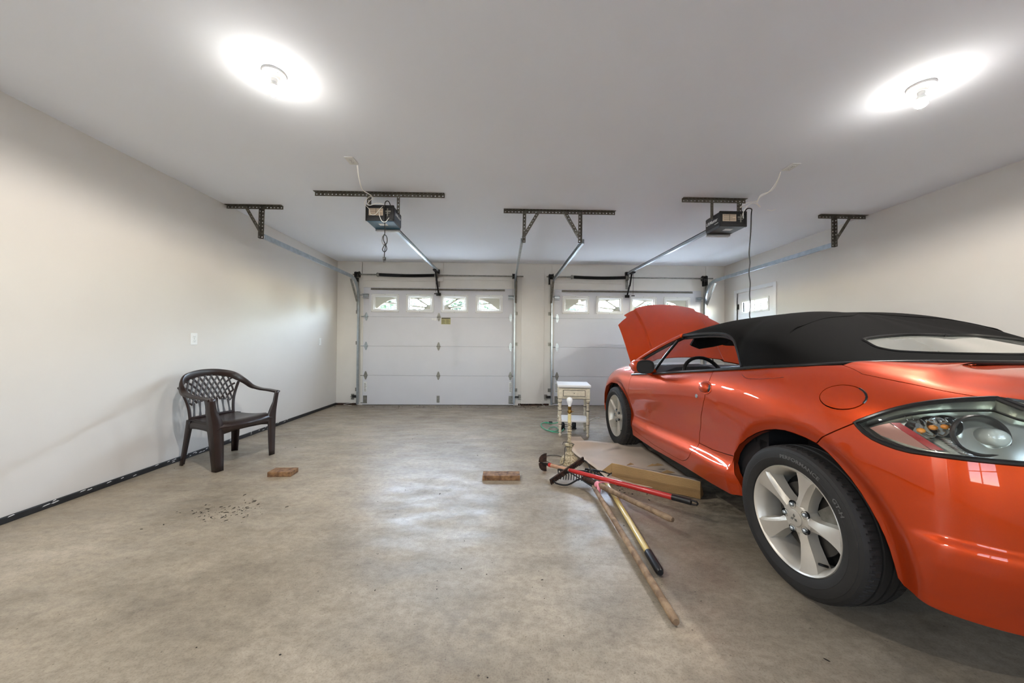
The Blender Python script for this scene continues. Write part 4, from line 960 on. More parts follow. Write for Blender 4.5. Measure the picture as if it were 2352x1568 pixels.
# body stations: plan point (s,w), outward plan normal (ns,nw), profile list (inset,z) j=0..11
def _n(ns,nw):
    d=(ns*ns+nw*nw)**.5; return (ns/d,nw/d)
ST=[
 ((3.16,0.0),_n(1,0),   [(.10,.18),(.04,.25),(.01,.32),(0,.40),(.0,.47),(.02,.53),(.05,.58),(.10,.62),(.18,.66),(.28,.69),(.40,.72),(.62,.76)]),
 ((3.12,0.45),_n(1,.2), [(.10,.18),(.04,.25),(.01,.32),(0,.40),(.0,.47),(.02,.53),(.05,.58),(.10,.63),(.18,.67),(.28,.70),(.40,.73),(.62,.77)]),
 ((2.97,0.74),_n(.7,.7),[(.07,.18),(.03,.25),(.01,.33),(0,.42),(.0,.50),(.02,.56),(.05,.62),(.10,.67),(.17,.70),(.25,.73),(.35,.75),(.50,.77)]),
 ((2.68,0.873),_n(.22,1),[(.05,.18),(.02,.25),(.0,.34),(0,.44),(.0,.53),(.008,.61),(.035,.70),(.085,.772),(.15,.812),(.23,.835),(.30,.845),(.40,.855)]),
 ((2.27,0.893),_n(0,1), [(.045,.17),(.02,.25),(.005,.34),(0,.45),(0,.57),(.004,.68),(.03,.77),(.085,.84),(.15,.873),(.22,.886),(.28,.893),(.36,.90)]),
 ((1.88,0.893),_n(0,1), [(.045,.17),(.025,.25),(.015,.33),(.035,.41),(.02,.53),(.006,.65),(.02,.75),(.055,.82),(.10,.862),(.16,.885),(.22,.896),(.30,.902)]),
 ((1.40,0.888),_n(0,1), [(.045,.18),(.02,.26),(.012,.33),(.045,.41),(.04,.53),(.014,.655),(.012,.755),(.03,.82),(.065,.862),(.09,.868),(.12,.87),(.16,.87)]),
 ((0.90,0.888),_n(0,1), [(.045,.185),(.02,.265),(.012,.35),(.05,.43),(.045,.55),(.016,.69),(.012,.80),(.033,.875),(.07,.920),(.095,.928),(.12,.93),(.16,.931)]),
 ((0.45,0.898),_n(0,1), [(.045,.20),(.02,.28),(.012,.36),(.045,.44),(.04,.56),(.014,.71),(.015,.835),(.045,.92),(.088,.968),(.12,.979),(.15,.982),(.19,.985)]),
 ((0.0,0.912),_n(0,1),  [(.045,.20),(.02,.30),(.004,.39),(0,.49),(0,.61),(.004,.73),(.028,.85),(.08,.95),(.135,1.004),(.18,1.03),(.25,1.046),(.54,1.052)]),
 ((-0.30,0.897),_n(-.13,1),[(.045,.22),(.02,.31),(.004,.40),(0,.51),(0,.62),(.006,.73),(.03,.84),(.08,.925),(.15,.985),(.21,1.012),(.30,1.032),(.55,1.05)]),
 ((-0.53,0.825),_n(-.55,.83),[(.05,.22),(.02,.33),(.004,.43),(0,.53),(.003,.64),(.016,.74),(.045,.835),(.085,.905),(.15,.958),(.23,.986),(.38,1.024),(.68,1.055)]),
 ((-0.68,0.66),_n(-.82,.57),[(.06,.22),(.03,.34),(.006,.44),(0,.54),(.003,.64),(.02,.74),(.05,.83),(.085,.90),(.14,.948),(.22,.974),(.38,1.020),(.80,1.055)]),
 ((-0.78,0.38),_n(-.96,.27),[(.06,.22),(.03,.35),(.006,.45),(0,.55),(.003,.65),(.02,.75),(.05,.83),(.085,.90),(.13,.945),(.20,.970),(.36,1.020),(.72,1.055)]),
 ((-0.82,0.0),_n(-1,0), [(.06,.22),(.03,.35),(.006,.45),(0,.55),(.003,.65),(.02,.75),(.05,.83),(.085,.90),(.13,.945),(.20,.970),(.36,1.020),(.70,1.055)]),
]
def body_net():
    g=np.zeros((len(ST),12,3))
    for i,((s,w),(ns,nw),pr) in enumerate(ST):
        for j,(d,z) in enumerate(pr):
            g[i,j]=(s-ns*d, w-nw*d, z)
    return g            # (s,w,z)
def cr(t):
    t2=t*t;t3=t2*t
    return np.stack([-.5*t+t2-.5*t3, 1-2.5*t2+1.5*t3, .5*t+2*t2-1.5*t3, -.5*t2+.5*t3],-1)
# soft top rows: spine (s,z), edge (s,w,z), p, q
TOP=[((1.56,1.25),(1.36,.63,1.205),2.5,1.5),((1.36,1.30),(1.15,.64,1.212),2.7,1.6),((1.17,1.328),(.95,.645,1.212),2.7,1.6),
 ((1.02,1.340),(.80,.65,1.20),2.5,1.5),((.92,1.344),(.70,.665,1.165),2.5,1.5),((.82,1.344),(.62,.692,1.09),2.7,1.6),((.74,1.342),(.50,.755,.992),2.9,1.75),
 ((.64,1.336),(.27,.79,.997),2.7,1.7),((.56,1.329),(.06,.752,1.018),1.85,1.25),((.50,1.32),(-.09,.655,1.037),1.3,1.0),((.47,1.315),(-.19,.48,1.047),1.08,.92),
 ((.46,1.313),(-.245,.25,1.049),1.05,.93),((.46,1.313),(-.26,0,1.049),1.0,.92)]
RS=[0,.2,.38,.55,.70,.83,.93,1.0]
def top_net():
    g=np.zeros((len(TOP),len(RS),3))
    for i,((sc,zc),(se,we,ze),p,q) in enumerate(TOP):
        for j,r in enumerate(RS):
            g[i,j]=(sc+(se-sc)*r, we*r, ze+(zc-ze)*max(0,1-r**p)**(1/q))
    return g
BD={
 'belt':[(4.918,6.763),(5.895,7.872),(6.494,8.15),(7.103,7.918),(7.49,7.927),(7.539,7.933),(8.061,8.024),(8.389,8.193),(8.846,8.34),(9.13,8.673),(9.235,8.855)],
 'doorrear':[(7.511,7.917),(7.554,7.254),(7.568,6.761),(7.524,5.552),(7.436,4.902),(7.355,4.494),(7.25,3.643),(7.237,3.062),(7.218,2.708),(7.16,2.164),(7.11,1.639),(7.022,1.277),(6.895,0.97)],
 'doorbot':[(6.616,0.864),(6.02,0.84),(5.455,1.143),(5.022,1.509)],
 'doorfront':[(4.957,2.083),(4.862,3.702),(4.95,5.148),(4.928,6.095)],
 'silltop':[(7.237,3.062),(7.563,3.047),(8.03,3.214)],
 'sillbot':[(8.223,0.589),(8.012,0.485),(7.623,0.414),(6.943,0.475),(5.958,0.263),(4.887,0.576)],
 'arch':[(8.223,0.589),(8.182,1.146),(8.141,1.717),(8.093,2.27),(8.029,2.813),(8.057,3.375),(8.161,3.843),(8.297,4.193),(8.442,4.454),(8.591,4.663),(8.734,4.795),(8.875,4.856),(8.995,4.843),(9.16,4.794),(9.321,4.708),(9.487,4.468),(9.639,4.162),(9.795,3.807),(9.923,3.413),(10.026,2.995),(10.121,2.571),(10.184,2.202),(10.229,1.776),(10.261,1.156),(10.279,0.617),(10.34,0.412)],
 'trunk':[(9.597,8.04),(9.838,7.984),(10.097,7.93),(10.408,7.921),(10.726,7.899),(10.949,7.889),(11.119,7.858),(11.281,7.843)],
 'lighttop':[(11.28,7.829),(11.026,7.614),(10.791,7.366),(10.614,7.14),(10.458,6.902),(10.3,6.624),(10.154,6.336),(10.012,6.047),(9.874,5.776)],
 'lightbot':[(9.997,5.537),(10.105,5.402),(10.223,5.317),(10.368,5.247),(10.508,5.216),(10.766,5.233),(11.042,5.263),(11.281,5.308),(11.506,5.352)],
 'bumpseam':[(9.874,5.771),(9.628,5.324),(9.47,5.021),(9.321,4.708)],
 'bumpbot':[(10.34,0.412),(10.573,0.38),(10.727,0.394),(10.901,0.444),(11.033,0.499),(11.16,0.598),(11.328,0.877),(11.488,1.351)],
 'valbot':[(10.458,0.345),(11.519,0.407)],
 'archf':[(4.855,1.024),(4.733,2.316),(4.544,3.325),(4.416,4.028),(4.202,4.627),(3.917,5.014),(3.559,5.209),(3.207,4.87),(2.868,3.636),(2.717,2.407)],
 'fuel':[(9.889,6.832),(9.9,6.692),(9.891,6.553),(9.862,6.423),(9.815,6.309),(9.753,6.217),(9.68,6.151),(9.601,6.115),(9.523,6.111),(9.45,6.14),(9.388,6.201),(9.342,6.289),(9.312,6.4),(9.302,6.527),(9.312,6.663),(9.34,6.801),(9.385,6.933),(9.444,7.049),(9.514,7.136),(9.59,7.184),(9.668,7.188),(9.742,7.149),(9.807,7.071),(9.857,6.962)],
 'tonn':[(8.049,7.927),(8.161,7.242),(8.277,6.974),(8.512,6.98),(8.725,7.142)],
 'lampsplit':[(11.385,7.917),(11.627,7.435)],
 'handle':[(7.521,6.171)],
 'key':[(7.316,5.577)],
 'refl':[(10.235,6.036),(10.34,6.1),(10.593,5.735),(10.816,5.414),(10.695,5.365)],
 'pale':[(10.028,5.714),(10.125,5.876),(10.227,6.015),(10.486,5.679),(10.683,5.359),(10.539,5.378),(10.384,5.432),(10.17,5.537)],
 'bulbs':[(10.553,5.982),(10.678,6.187),(10.801,6.298)],
 'ring':[(11.186,6.134)],
 'dome':[(11.343,6.106)],
 'flare':[(8.193,3.991),(8.394,4.605),(8.581,5.034),(8.765,5.338),(8.972,5.464),(9.223,5.411),(9.482,5.243),(9.735,4.935),(9.961,4.357),(10.159,3.558),(10.295,2.743),(10.378,2.055),(10.468,1.203)],
 'crease':[(5.015,2.739),(5.927,2.621),(6.629,2.611),(7.277,2.693)],
 'bcrease':[(10.393,2.699),(10.597,2.794),(10.871,2.805),(11.158,2.775),(11.47,2.658)],
 'rwin':[(9.08,3.88),(9.36,3.46),(9.84,3.07),(10.4,2.85),(11.0,2.82),(11.92,2.74)],
 'rwinb':[(12.0,5.23),(11.39,5.28),(10.74,5.27),(10.17,5.12),(9.74,5.01),(9.52,4.83),(9.34,4.6),(9.2,4.22)],
}
# ------------------------------------------------------------------ the car (frame: s forward from the rear axle, w to its left, z up)
TH = math.atan2(.07, 2.27)
LV = Vector((-math.cos(TH), -math.sin(TH), 0)); CO = Vector((1.326, 1.54, 0)) - LV*.89
car = thing('convertible_car', 'metallic orange two-door convertible with black soft top and raised hood', 'car', CO, TH)
M.update(
 paint=mat('metallic_orange', W(196,64,14), .40, .55, spec=.08, coat=1., coat_rough=.012, coat_ior=1.5, noise=.10, nscale=900),
 top=mat('soft_top_fabric', W(15,13,12), .95, noise=.4, nscale=420, bump=.2, bscale=700, spec=.15),
 seal=mat('black_seal', W(14,14,15), .3, spec=.6),
 tyre=mat('tyre_rubber', W(35,33,31), .72, noise=.15, nscale=40),
 tyretxt=mat('tyre_lettering', W(96,94,92), .6),
 alloy=mat('alloy_silver', W(212,206,194), .36, .5, noise=.10, nscale=12),
 disc=mat('brake_disc', W(70,68,66), .45, .8),
 dark=mat('dark_underbody', W(12,12,12), .85),
 cabin=mat('dark_cabin', W(24,24,27), .6),
 lampin=mat('lamp_reflector', W(176,180,170), .2, .8),
 redl=mat('red_reflector', W(170,22,24), .25, coat=1., noise=.3, nscale=300),
 palel=mat('smoky_reflector', W(156,108,94), .3, .2),
 amber=mat('amber_bulb', W(226,140,20), .2, coat=.5),
 rearglass=mat('rear_window_glass', W(150,150,142), .06, .0, spec=.9, coat=1., noise=.05, nscale=2),
)
class Net:
    def __init__(s, g, mu0=False, mu1=False, mv0=False):
        g = np.asarray(g, float); s.ni, s.nj = g.shape[:2]; fl = np.array([1,-1,1])
        a = g[1:2]*fl if mu0 else 2*g[:1]-g[1:2]; z = g[-2:-1]*fl if mu1 else 2*g[-1:]-g[-2:-1]
        p = np.concatenate([a,g,z],0)
        c = p[:,1:2]*fl if mv0 else 2*p[:,:1]-p[:,1:2]
        s.p = np.concatenate([c,p,2*p[:,-1:]-p[:,-2:-1]],1)
    def __call__(s, u, v):
        u = np.atleast_1d(np.asarray(u,float)); v = np.atleast_1d(np.asarray(v,float))
        iu = np.clip(np.floor(u).astype(int),0,s.ni-2); iv = np.clip(np.floor(v).astype(int),0,s.nj-2)
        a = cr(u-iu); b = cr(v-iv); out = np.zeros((len(u),3))
        for k in range(4):
            for m in range(4): out += (a[:,k]*b[:,m])[:,None]*s.p[iu+k,iv+m]
        return out
    def normal(s, u, v, e=2e-3):
        u = np.atleast_1d(np.asarray(u,float)); v = np.atleast_1d(np.asarray(v,float))
        du = s(u+e,v)-s(u-e,v); dv = s(u,v+e)-s(u,v-e); n = np.cross(du,dv)
        return n/np.maximum(np.linalg.norm(n,axis=1),1e-9)[:,None]
def xf(P): P = np.asarray(P); return np.stack([-P[:,1],P[:,0],P[:,2]],1)      # (s,w,z) -> car-local xyz
BN = Net(body_net(), True, True, False); TN = Net(top_net(), False, True, True)
WELLS = ((0.0,.325,.455),(2.27,.325,.435))
def body_raw(u, v):
    P = BN(u, v); N = BN.normal(u, v)
    out = P - np.array([1.2,0,.6]); out[:,0] *= .3
    N[(N*out).sum(1) < 0] *= -1
    return P, N
def body_map(u, v, off=0.):
    P, N = body_raw(u, v)
    d = np.zeros(len(P))
    for cs, cz, rf in WELLS:
        r = np.hypot(P[:,0]-cs, P[:,2]-cz); q = np.clip((rf-r)/.085, 0, 1); q = q*q*(3-2*q); d -= .034*q*(P[:,1] > .6)
    u = np.asarray(u,float); v = np.asarray(v,float); e = np.clip((u-10.42)/.35,0,1)
    d += e*.017/(1+np.exp((v-2.74)/.05))*np.clip((v-.8)/1.3,0,1)
    return P + N*(d+off)[:,None], N
def nrm_fd(f, u, v, e=4e-3):
    du = f(u+e,v)-f(u-e,v); dv = f(u,v+e)-f(u,v-e); n = np.cross(du,dv)
    return n/np.maximum(np.linalg.norm(n,axis=1),1e-9)[:,None]
def bodyf(off=0.):
    def g(u, v):
        P, N = body_map(u, v, off); N2 = nrm_fd(lambda a,b: body_map(a,b,off)[0], u, v); N2[(N2*N).sum(1) < 0] *= -1
        return P, N2
    return g
def topf(off=0.):
    def g(u, v):
        P = TN(u,v); N = TN.normal(u,v); o = P-np.array([.5,0,.7]); N[(N*o).sum(1) < 0] *= -1
        return P+N*off, N
    return g
def pip(pts, poly):
    x, y = pts[:,0], pts[:,1]; ins = np.zeros(len(pts),bool); n = len(poly)
    for i in range(n):
        x1,y1 = poly[i]; x2,y2 = poly[(i+1)%n]
        c = ((y1 > y) != (y2 > y))
        with np.errstate(divide='ignore', invalid='ignore'): xi = (x2-x1)*(y-y1)/(y2-y1)+x1
        ins ^= c & (x < xi)
    return ins
def dens(poly, step):
    out = []
    for i in range(len(poly)):
        a = np.array(poly[i]); b = np.array(poly[(i+1)%len(poly)]); n = max(1,int(np.ceil(np.linalg.norm(b-a)/step)))
        out += [a+(b-a)*k/n for k in range(n)]
    return np.array(out)
def area(p): return .5*np.sum(p[:,0]*np.roll(p[:,1],-1)-np.roll(p[:,0],-1)*p[:,1])
def panel(name, poly, f, m, parent=car, holes=(), gap=.0022, sx=.42, sy=.10, step=.024, thick=.012, sides='L', umax=None, vmin=None):
    sc = np.array([sx,sy]); P = dens(np.array(poly)*sc, step*.8)
    if area(P) < 0: P = P[::-1]
    fixed = np.zeros(len(P),bool)
    if umax is not None: fixed |= P[:,0] > umax*sx-1e-6
    if vmin is not None: fixed |= P[:,1] < vmin*sy+1e-6
    def shrink(P, g, fixed):
        a = np.roll(P,1,0); c = np.roll(P,-1,0); d1 = P-a; d2 = c-P
        n1 = np.stack([-d1[:,1],d1[:,0]],1); n2 = np.stack([-d2[:,1],d2[:,0]],1)
        n1 /= np.linalg.norm(n1,axis=1)[:,None]+1e-12; n2 /= np.linalg.norm(n2,axis=1)[:,None]+1e-12
        n = n1+n2; n /= np.maximum((n*n).sum(1)/2,.35)[:,None]
        Q = P+n*g
        if fixed.any():
            if umax is not None: k = P[:,0] > umax*sx-1e-6; Q[k,0] = P[k,0]
            if vmin is not None: k = P[:,1] < vmin*sy+1e-6; Q[k,1] = P[k,1]
        return Q
    P = shrink(P, gap, fixed)
    H = []
    for h in holes:
        h = dens(np.array(h)*sc, step*.6)
        if area(h) > 0: h = h[::-1]
        H.append(shrink(h, gap, np.zeros(len(h),bool)))
    lo, hi = P.min(0), P.max(0)
    gx, gy = np.meshgrid(np.arange(lo[0],hi[0],step), np.arange(lo[1],hi[1],step)); g = np.stack([gx.ravel(),gy.ravel()],1)
    g[:,0] += ((np.round((g[:,1]-lo[1])/step).astype(int) % 2)*.5)*step
    k = pip(g,P)
    for h in H: k &= ~pip(g,h)
    g = g[k]; allb = np.concatenate([P]+H)
    if len(g):
        dmin = np.array([np.min(np.hypot(allb[:,0]-q[0],allb[:,1]-q[1])) for q in g]); g = g[dmin > step*.45]
    rings = []; k0 = 0
    for r in [P]+H: rings.append(list(range(k0,k0+len(r)))); k0 += len(r)
    pts = np.concatenate([allb,g]) if len(g) else allb
    edges = [(r[i],r[(i+1)%len(r)]) for r in rings for i in range(len(r))]
    vs,_,fs,ov,_,_ = delaunay_2d_cdt([Vector(p) for p in pts], edges, [], 0, 1e-7)
    V = np.array([tuple(v) for v in vs]); F = np.array([tuple(q) for q in fs if len(q) == 3])
    cen = V[F].mean(1); ok = pip(cen,P)
    for h in H: ok &= ~pip(cen,h)
    F = F[ok]
    UV = V/sc; X, N = f(UV[:,0],UV[:,1])
    # rim around the edge
    om = {}
    for i, l in enumerate(ov):
        for o in l: om.setdefault(o, i)
    X1, N1, F1 = [X], [N], [tuple(t) for t in F]; base = len(X)
    if thick > 0:
        for r in rings:
            idx = [om[i] for i in r if i in om]; n = len(idx)
            a = X[idx]; nn = N[idx]; t = np.roll(a,-1,0)-np.roll(a,1,0); o = np.cross(t,nn); o /= np.linalg.norm(o,axis=1)[:,None]+1e-12
            X1 += [a - nn*.0004 + 0*o, a-nn*thick]; N1 += [o, o]
            for i in range(n):
                j = (i+1)%n
                F1.append((base+i,base+j,base+n+j)); F1.append((base+i,base+n+j,base+n+i))
            base += 2*n
    X = np.concatenate(X1); N = np.concatenate(N1); F = np.array(F1)
    def build(X, N, F, nm):
        fn = np.cross(X[F[:,1]]-X[F[:,0]], X[F[:,2]]-X[F[:,0]]); fl = (fn*N[F].mean(1)).sum(1) < 0
        F = F.copy(); F[fl] = F[fl][:,::-1]
        me = bpy.data.meshes.new(nm); me.from_pydata([tuple(p) for p in X], [], [tuple(int(i) for i in q) for q in F]); me.materials.append(m)
        me.polygons.foreach_set('use_smooth', [True]*len(F)); me.update()
        me.normals_split_custom_set_from_vertices([tuple(q) for q in N])
        o = bpy.data.objects.new(nm, me); COL.objects.link(o); o.parent = parent; return o
    XL_, NL_ = xf(X), xf(N); fl = np.array([-1,1,1])
    if sides == 'L': return build(XL_,NL_,F,name)
    if sides == 'LR': return build(XL_,NL_,F,name), build(XL_*fl,NL_*fl,F,name)
    return build(np.concatenate([XL_,XL_*fl]), np.concatenate([NL_,NL_*fl]), np.concatenate([F,F+len(X)]), name)   # 'full'
def rs(l): return list(reversed(l))
PA = M['paint']; B_ = BD
dr_, dbot, dfr, belt = B_['doorrear'], B_['doorbot'], B_['doorfront'], B_['belt']
UM = len(ST)-1
# door, quarter, sill, fender, bumpers, deck
door_l, door_r = panel('door', belt[:5][::1] + dr_ + dbot + dfr, bodyf(), PA, sides='LR')
arch = B_['arch']; split_hi = arch.index((9.321,4.708)); 
arch_q = arch[4:split_hi+1]             # above the sill seam
quart = belt[5:] + B_['trunk'] + B_['lighttop'][1:] + B_['bumpseam'][1:] + rs(arch_q)[1:] + rs(B_['silltop']) + rs(dr_[:8])[1:]
q_l, q_r = panel('quarter_panel', quart, bodyf(), PA, holes=[B_['fuel']], sides='LR', step=.016)
fuelf = lambda u, v: bodyf(.001)(u, v)
panel('fuel_door', B_['fuel'], fuelf, PA, gap=.0018, step=.012)
sill = B_['silltop'] + [arch[3],arch[2],arch[1],arch[0]] + B_['sillbot'][1:] + [(4.93,1.1)] + rs(dbot)[0:] + rs(dr_[8:])
panel('sill', sill, bodyf(), PA, sides='LR', gap=.0018)
fend = [(4.918,6.9)] + [(4.93,8.0),(4.6,9.4),(4.2,9.6),(3.6,9.6),(3.1,9.4),(2.7,9.2),(2.62,7),(2.62,4),(2.66,2.407)] + rs(B_['archf']) + [(4.90,.9),(4.95,1.6)] + dfr
panel('front_fender', fend, bodyf(), PA, sides='LR')
panel('front_bumper', [(0,0.1),(2.7,.1),(2.66,2.407),(2.62,4),(2.62,7),(2.7,9.0),(1.9,8.6),(0,8.4)], bodyf(), PA, sides='full')
bump = rs(B_['bumpseam']) + B_['lightbot'] + [(11.9,5.4),(12.4,5.4),(UM,5.4),(UM,1.55)] + [(12.6,1.55),(11.9,1.50)] + rs(B_['bumpbot']) + [q for q in rs(arch[split_hi+1:-1])]
panel('rear_bumper', bump, bodyf(), PA, sides='full', umax=UM, step=.017)
val = [(10.34,.41)] + B_['bumpbot'][1:] + [(11.9,1.50),(12.6,1.55),(UM,1.55),(UM,.25),(11.5,.40),(10.8,.30),(10.5,.30)]
panel('rear_valance', val, bodyf(-.006), PA, sides='full', umax=UM)
deck = B_['trunk'] + [(11.385,7.9),(11.627,7.433),(12.0,7.0),(12.15,6.2),(12.3,5.4),(UM,5.4),(UM,11),(9.55,11),(9.3,10.4),(9.235,8.86)]
panel('trunk_lid', deck, bodyf(), PA, sides='full', umax=UM)
# tail lamp
lens = rs(B_['lighttop']) + [(11.385,7.9),(11.627,7.433),(12.0,7.0),(12.15,6.2),(12.25,5.41),(11.9,5.39)] + rs(B_['lightbot'])
lg, lgr = panel('tail_lamp', lens, bodyf(-.050), M['lampin'], sides='LR', gap=.010)
panel('lens', lens, bodyf(.001), M['glass'], parent=lg, gap=.004, thick=0)
panel('lens', [(u,v) for u,v in lens], bodyf(.001), M['redl'], parent=lgr, gap=.004, thick=0).scale = (-1,1,1)
def surf(u, v, off=0.):
    P, N = body_map(np.array([u]), np.array([v]), off); return Vector(xf(P)[0]), Vector(xf(N)[0])
def along(pts, off, f=None):
    u = np.array([p[0] for p in pts]); v = np.array([p[1] for p in pts]); P, N = (f or body_map)(u, v, off); return [Vector(p) for p in xf(P)]
tl = [(11.42,7.86),(11.75,7.75),(12.2,7.5),(12.6,7.0),(12.7,6.3),(12.55,5.6),(12.30,5.46),(12.2,6.2),(12.05,7.0),(11.68,7.44)]
for o in panel('trunk_lamp', tl, bodyf(.004), M['lampin'], sides='LR', thick=.006):
    b = MB(); sg = 1 if o.name == 'trunk_lamp' else -1
    b.tube([Vector((p.x*sg,p.y,p.z)) for p in along(dens(np.array(tl)*[.42,.1],.03)/[.42,.1], .004)], .005, 6, closed=True); b.obj('gasket', M['seal'], o)
# black gasket around the lens
b = MB(); ls = dens(np.array(lens)*[.42,.1], .02)/[.42,.1]
b.tube(along(ls, -.001), .0085, 8, closed=True); b.obj('gasket', M['seal'], lg)
b = MB(); ls2 = dens(np.array(lens)*[.42,.1], .015)/[.42,.1]; G = []
for off in (-.006,-.05): G.append(along(ls2, off))
b.grid([[G[0][i],G[1][i]] for i in list(range(len(ls2)))+[0]]); b.obj('lamp_wall', M['lampin'], lg)
panel('red_reflector', B_['refl'], bodyf(-.012), M['redl'], parent=lg, gap=0, step=.015, thick=.006)
panel('side_reflector', B_['pale'], bodyf(-.012), M['palel'], parent=lg, gap=0, step=.015, thick=.006)
for (u,v), r in zip(B_['bulbs'], (.011,.011,.010)):
    p, n = surf(u, v, -.030); b = MB(); b.ball(p, r, 10, (1,1,.8)); b.obj('amber_bulb', M['amber'], lg)
    b = MB(); q = Matrix.Translation(p - n*.004) @ n.to_track_quat('Z','Y').to_matrix().to_4x4()
    b.lathe([(.018,-.022),(.024,-.016),(.034,.0),(.038,.012)], 20, q); b.obj('bulb_dish', M['chrome'], lg)
ax = Vector((-.42,-.88,.12)).normalized()      # faces rearwards and slightly out, in car-local axes
for key, prof, m in (('ring', [(.034,-.055),(.044,-.045),(.053,-.02),(.057,-.004),(.062,0),(.065,-.006),(.062,-.02)], 'chrome'),):
    p, n = surf(*B_[key][0], -.026); q = Matrix.Translation(p) @ ax.to_track_quat('Z','Y').to_matrix().to_4x4()
    b = MB(); b.lathe(prof, 36, q, cap0=True); b.obj('lamp_bezel', M['disc'], lg)
p, n = surf(*B_['dome'][0], -.022); q = Matrix.Translation(p) @ ax.to_track_quat('Z','Y').to_matrix().to_4x4()
b = MB(); b.lathe([(.028,-.05),(.028,-.008),(.025,.003),(.018,.009),(.009,.012),(0,.0125)], 28, q); b.obj('projector_lens', mat('frosted_lens', W(186,192,184), .18, spec=.7, coat=.6), lg)
b = MB()
for k in range(9):
    u0, v0 = 10.33+.075*k, 6.50+.045*k; b.tube(along([(u0,v0+.0),(u0+.06,v0-.22)], -.036), .0016, 5)
for k in range(9): b.tube(along([(10.72+.03*k, 5.82-.05*k),(10.95+.02*k, 5.78-.05*k)], -.034), .0018, 5)
b.obj('lamp_flutes', M['chrome'], lg)
# dark inner shell (keeps the body closed behind the seams), with the wheel openings left out
def shell():
    U, V = np.meshgrid(np.linspace(0,UM,150), np.linspace(.6,9.4,60), indexing='ij'); P, N = body_raw(U.ravel(), V.ravel())
    P = P-N*.065; P[:,1] = np.maximum(P[:,1],0); P = P.reshape(150,60,3); b = MB(); vs = [tuple(p) for p in xf(P.reshape(-1,3))]; fs = []
    for i in range(149):
        for j in range(59):
            c = (P[i,j]+P[i+1,j+1])/2
            if any(math.hypot(c[0]-a,c[2]-z) < .43 and c[1] > .4 for a,z,_ in WELLS): continue
            if V[i,j] > 6.6 and 1.2 < i*UM/149 < 4.6: continue
            if V[i,j] > 7.6 and 4.4 < i*UM/149 < 9.0: continue
            fs.append((i*60+j,i*60+j+1,(i+1)*60+j+1,(i+1)*60+j))
    b.add(vs, fs, True); n = len(vs); b.add([(-x,y,z) for x,y,z in vs], fs, True); return b
shell().obj('inner_body', M['dark'], car, weld=False)
b = MB()
for lo, hi in (((-.60,-.44,.19),(.60,2.95,.23)), ((-.74,.43,.19),(.74,1.86,.24)), ((-.55,-.66,.24),(.55,-.42,.28))): b.box(lo, hi)
for cs, cz, _ in WELLS:
    for sd in (-1,1):
        G = [[(sd*x, cs+.425*math.cos(t), cz+.425*math.sin(t)) for x in (.80,.56)] for t in [math.radians(-4+188*k/24) for k in range(25)]]; b.grid(G)
        b.box((sd*.57-.01,cs-.43,.20),(sd*.57+.01,cs+.43,.80))
b.obj('underbody', M['dark'], car)
# return flange inside the rear and front arches
for sd in (1,-1):
    for pts in (arch[:-1], B_['archf']):
        A = along(pts, 0.); b = MB(); b.grid([[Vector((p.x*sd,p.y,p.z)), Vector(((p.x+.035)*sd,p.y,p.z))] for p in A]); b.obj('arch_lip', PA, car)
# panel seams that only mark the surface
b = MB(); b.tube(spline(along(B_['tonn'], -.0004), 6), .0012, 5)
b.obj('seam', M['seal'], car)
# ------------------------------------------------------------------ soft top
top_poly = [(0,0),(12,0),(12,2.80)] + rs(BD['rwin']) + rs(BD['rwinb']) + [(12,5.38),(12,7),(0,7)]
panel('soft_top', top_poly, topf(), M['top'], sides='full', sx=.2, sy=.14, step=.026, gap=0., thick=.010, umax=12, vmin=0)
win_poly = [(12,2.80)] + rs(BD['rwin']) + rs(BD['rwinb']) + [(12,5.38)]
panel('rear_window', win_poly, topf(-.006), M['rearglass'], sides='full', sx=.2, sy=.14, step=.02, gap=-.006, thick=0, umax=12)
tal = lambda pts, off: [Vector(p) for p in xf(topf(off)(np.array([p[0] for p in pts]), np.array([p[1] for p in pts]))[0])]
b = MB(); w_ = [tuple(q) for q in dens(np.array(win_poly)*[.2,.14], .02)/[.2,.14] if q[0] < 11.99]
a = tal(w_, .0); i0 = min(range(len(a)), key=lambda i: (abs(a[i].x), -a[i].z)) 
lft = tal([(12,2.80)]+rs(BD['rwin'])+rs(BD['rwinb'])+[(12,5.38)], .0); lft = spline(lft, 4)
b.tube(lft, .007, 6); b.tube([Vector((-p.x,p.y,p.z)) for p in lft], .007, 6); b.obj('rear_window_seal', M['seal'], car)
b = MB()
for pts in ([(7.2,6.9),(7.3,4.85),(7.48,3.91),(7.76,2.72),(8.18,1.92),(8.6,1.2),(9.0,.5),(9.05,0)],):
    L_ = spline(tal(pts, .0), 5); b.tube(L_, .004, 6); b.tube([Vector((-p.x,p.y,p.z)) for p in L_], .004, 6)
b.obj('fabric_seam', M['top'], car)
# belt trim along doors, quarters and the foot of the soft top
side_l = along(belt, .004); side_l = [p+Vector((0,0,.004)) for p in side_l][:7]
foot = [Vector((-w,s_,z+.0)) for (_,(s_,w,z),_,_) in TOP[7:]]
P = spline(side_l+foot, 4); full = P + [Vector((-p.x,p.y,p.z)) for p in rs(P)[1:]]
b = MB(); b.tube(full, .0105, 8, flat=.9); b.obj('belt_trim', M['seal'], car)
# window frame seals on the roof edge, both sides
edge = [(s_,w,z) for (_,(s_,w,z),_,_) in TOP[:7]]
for sd in (1,-1):
    e = spline([Vector((-w*sd,s_,z)) for s_,w,z in edge], 5)
    b = MB(); b.tube([p+Vector((.004*sd,0,-.010)) for p in e], .011, 8); b.tube([p+Vector((.02*sd,-.004,-.030)) for p in e], .012, 8); b.obj('roof_seal', M['seal'], car)
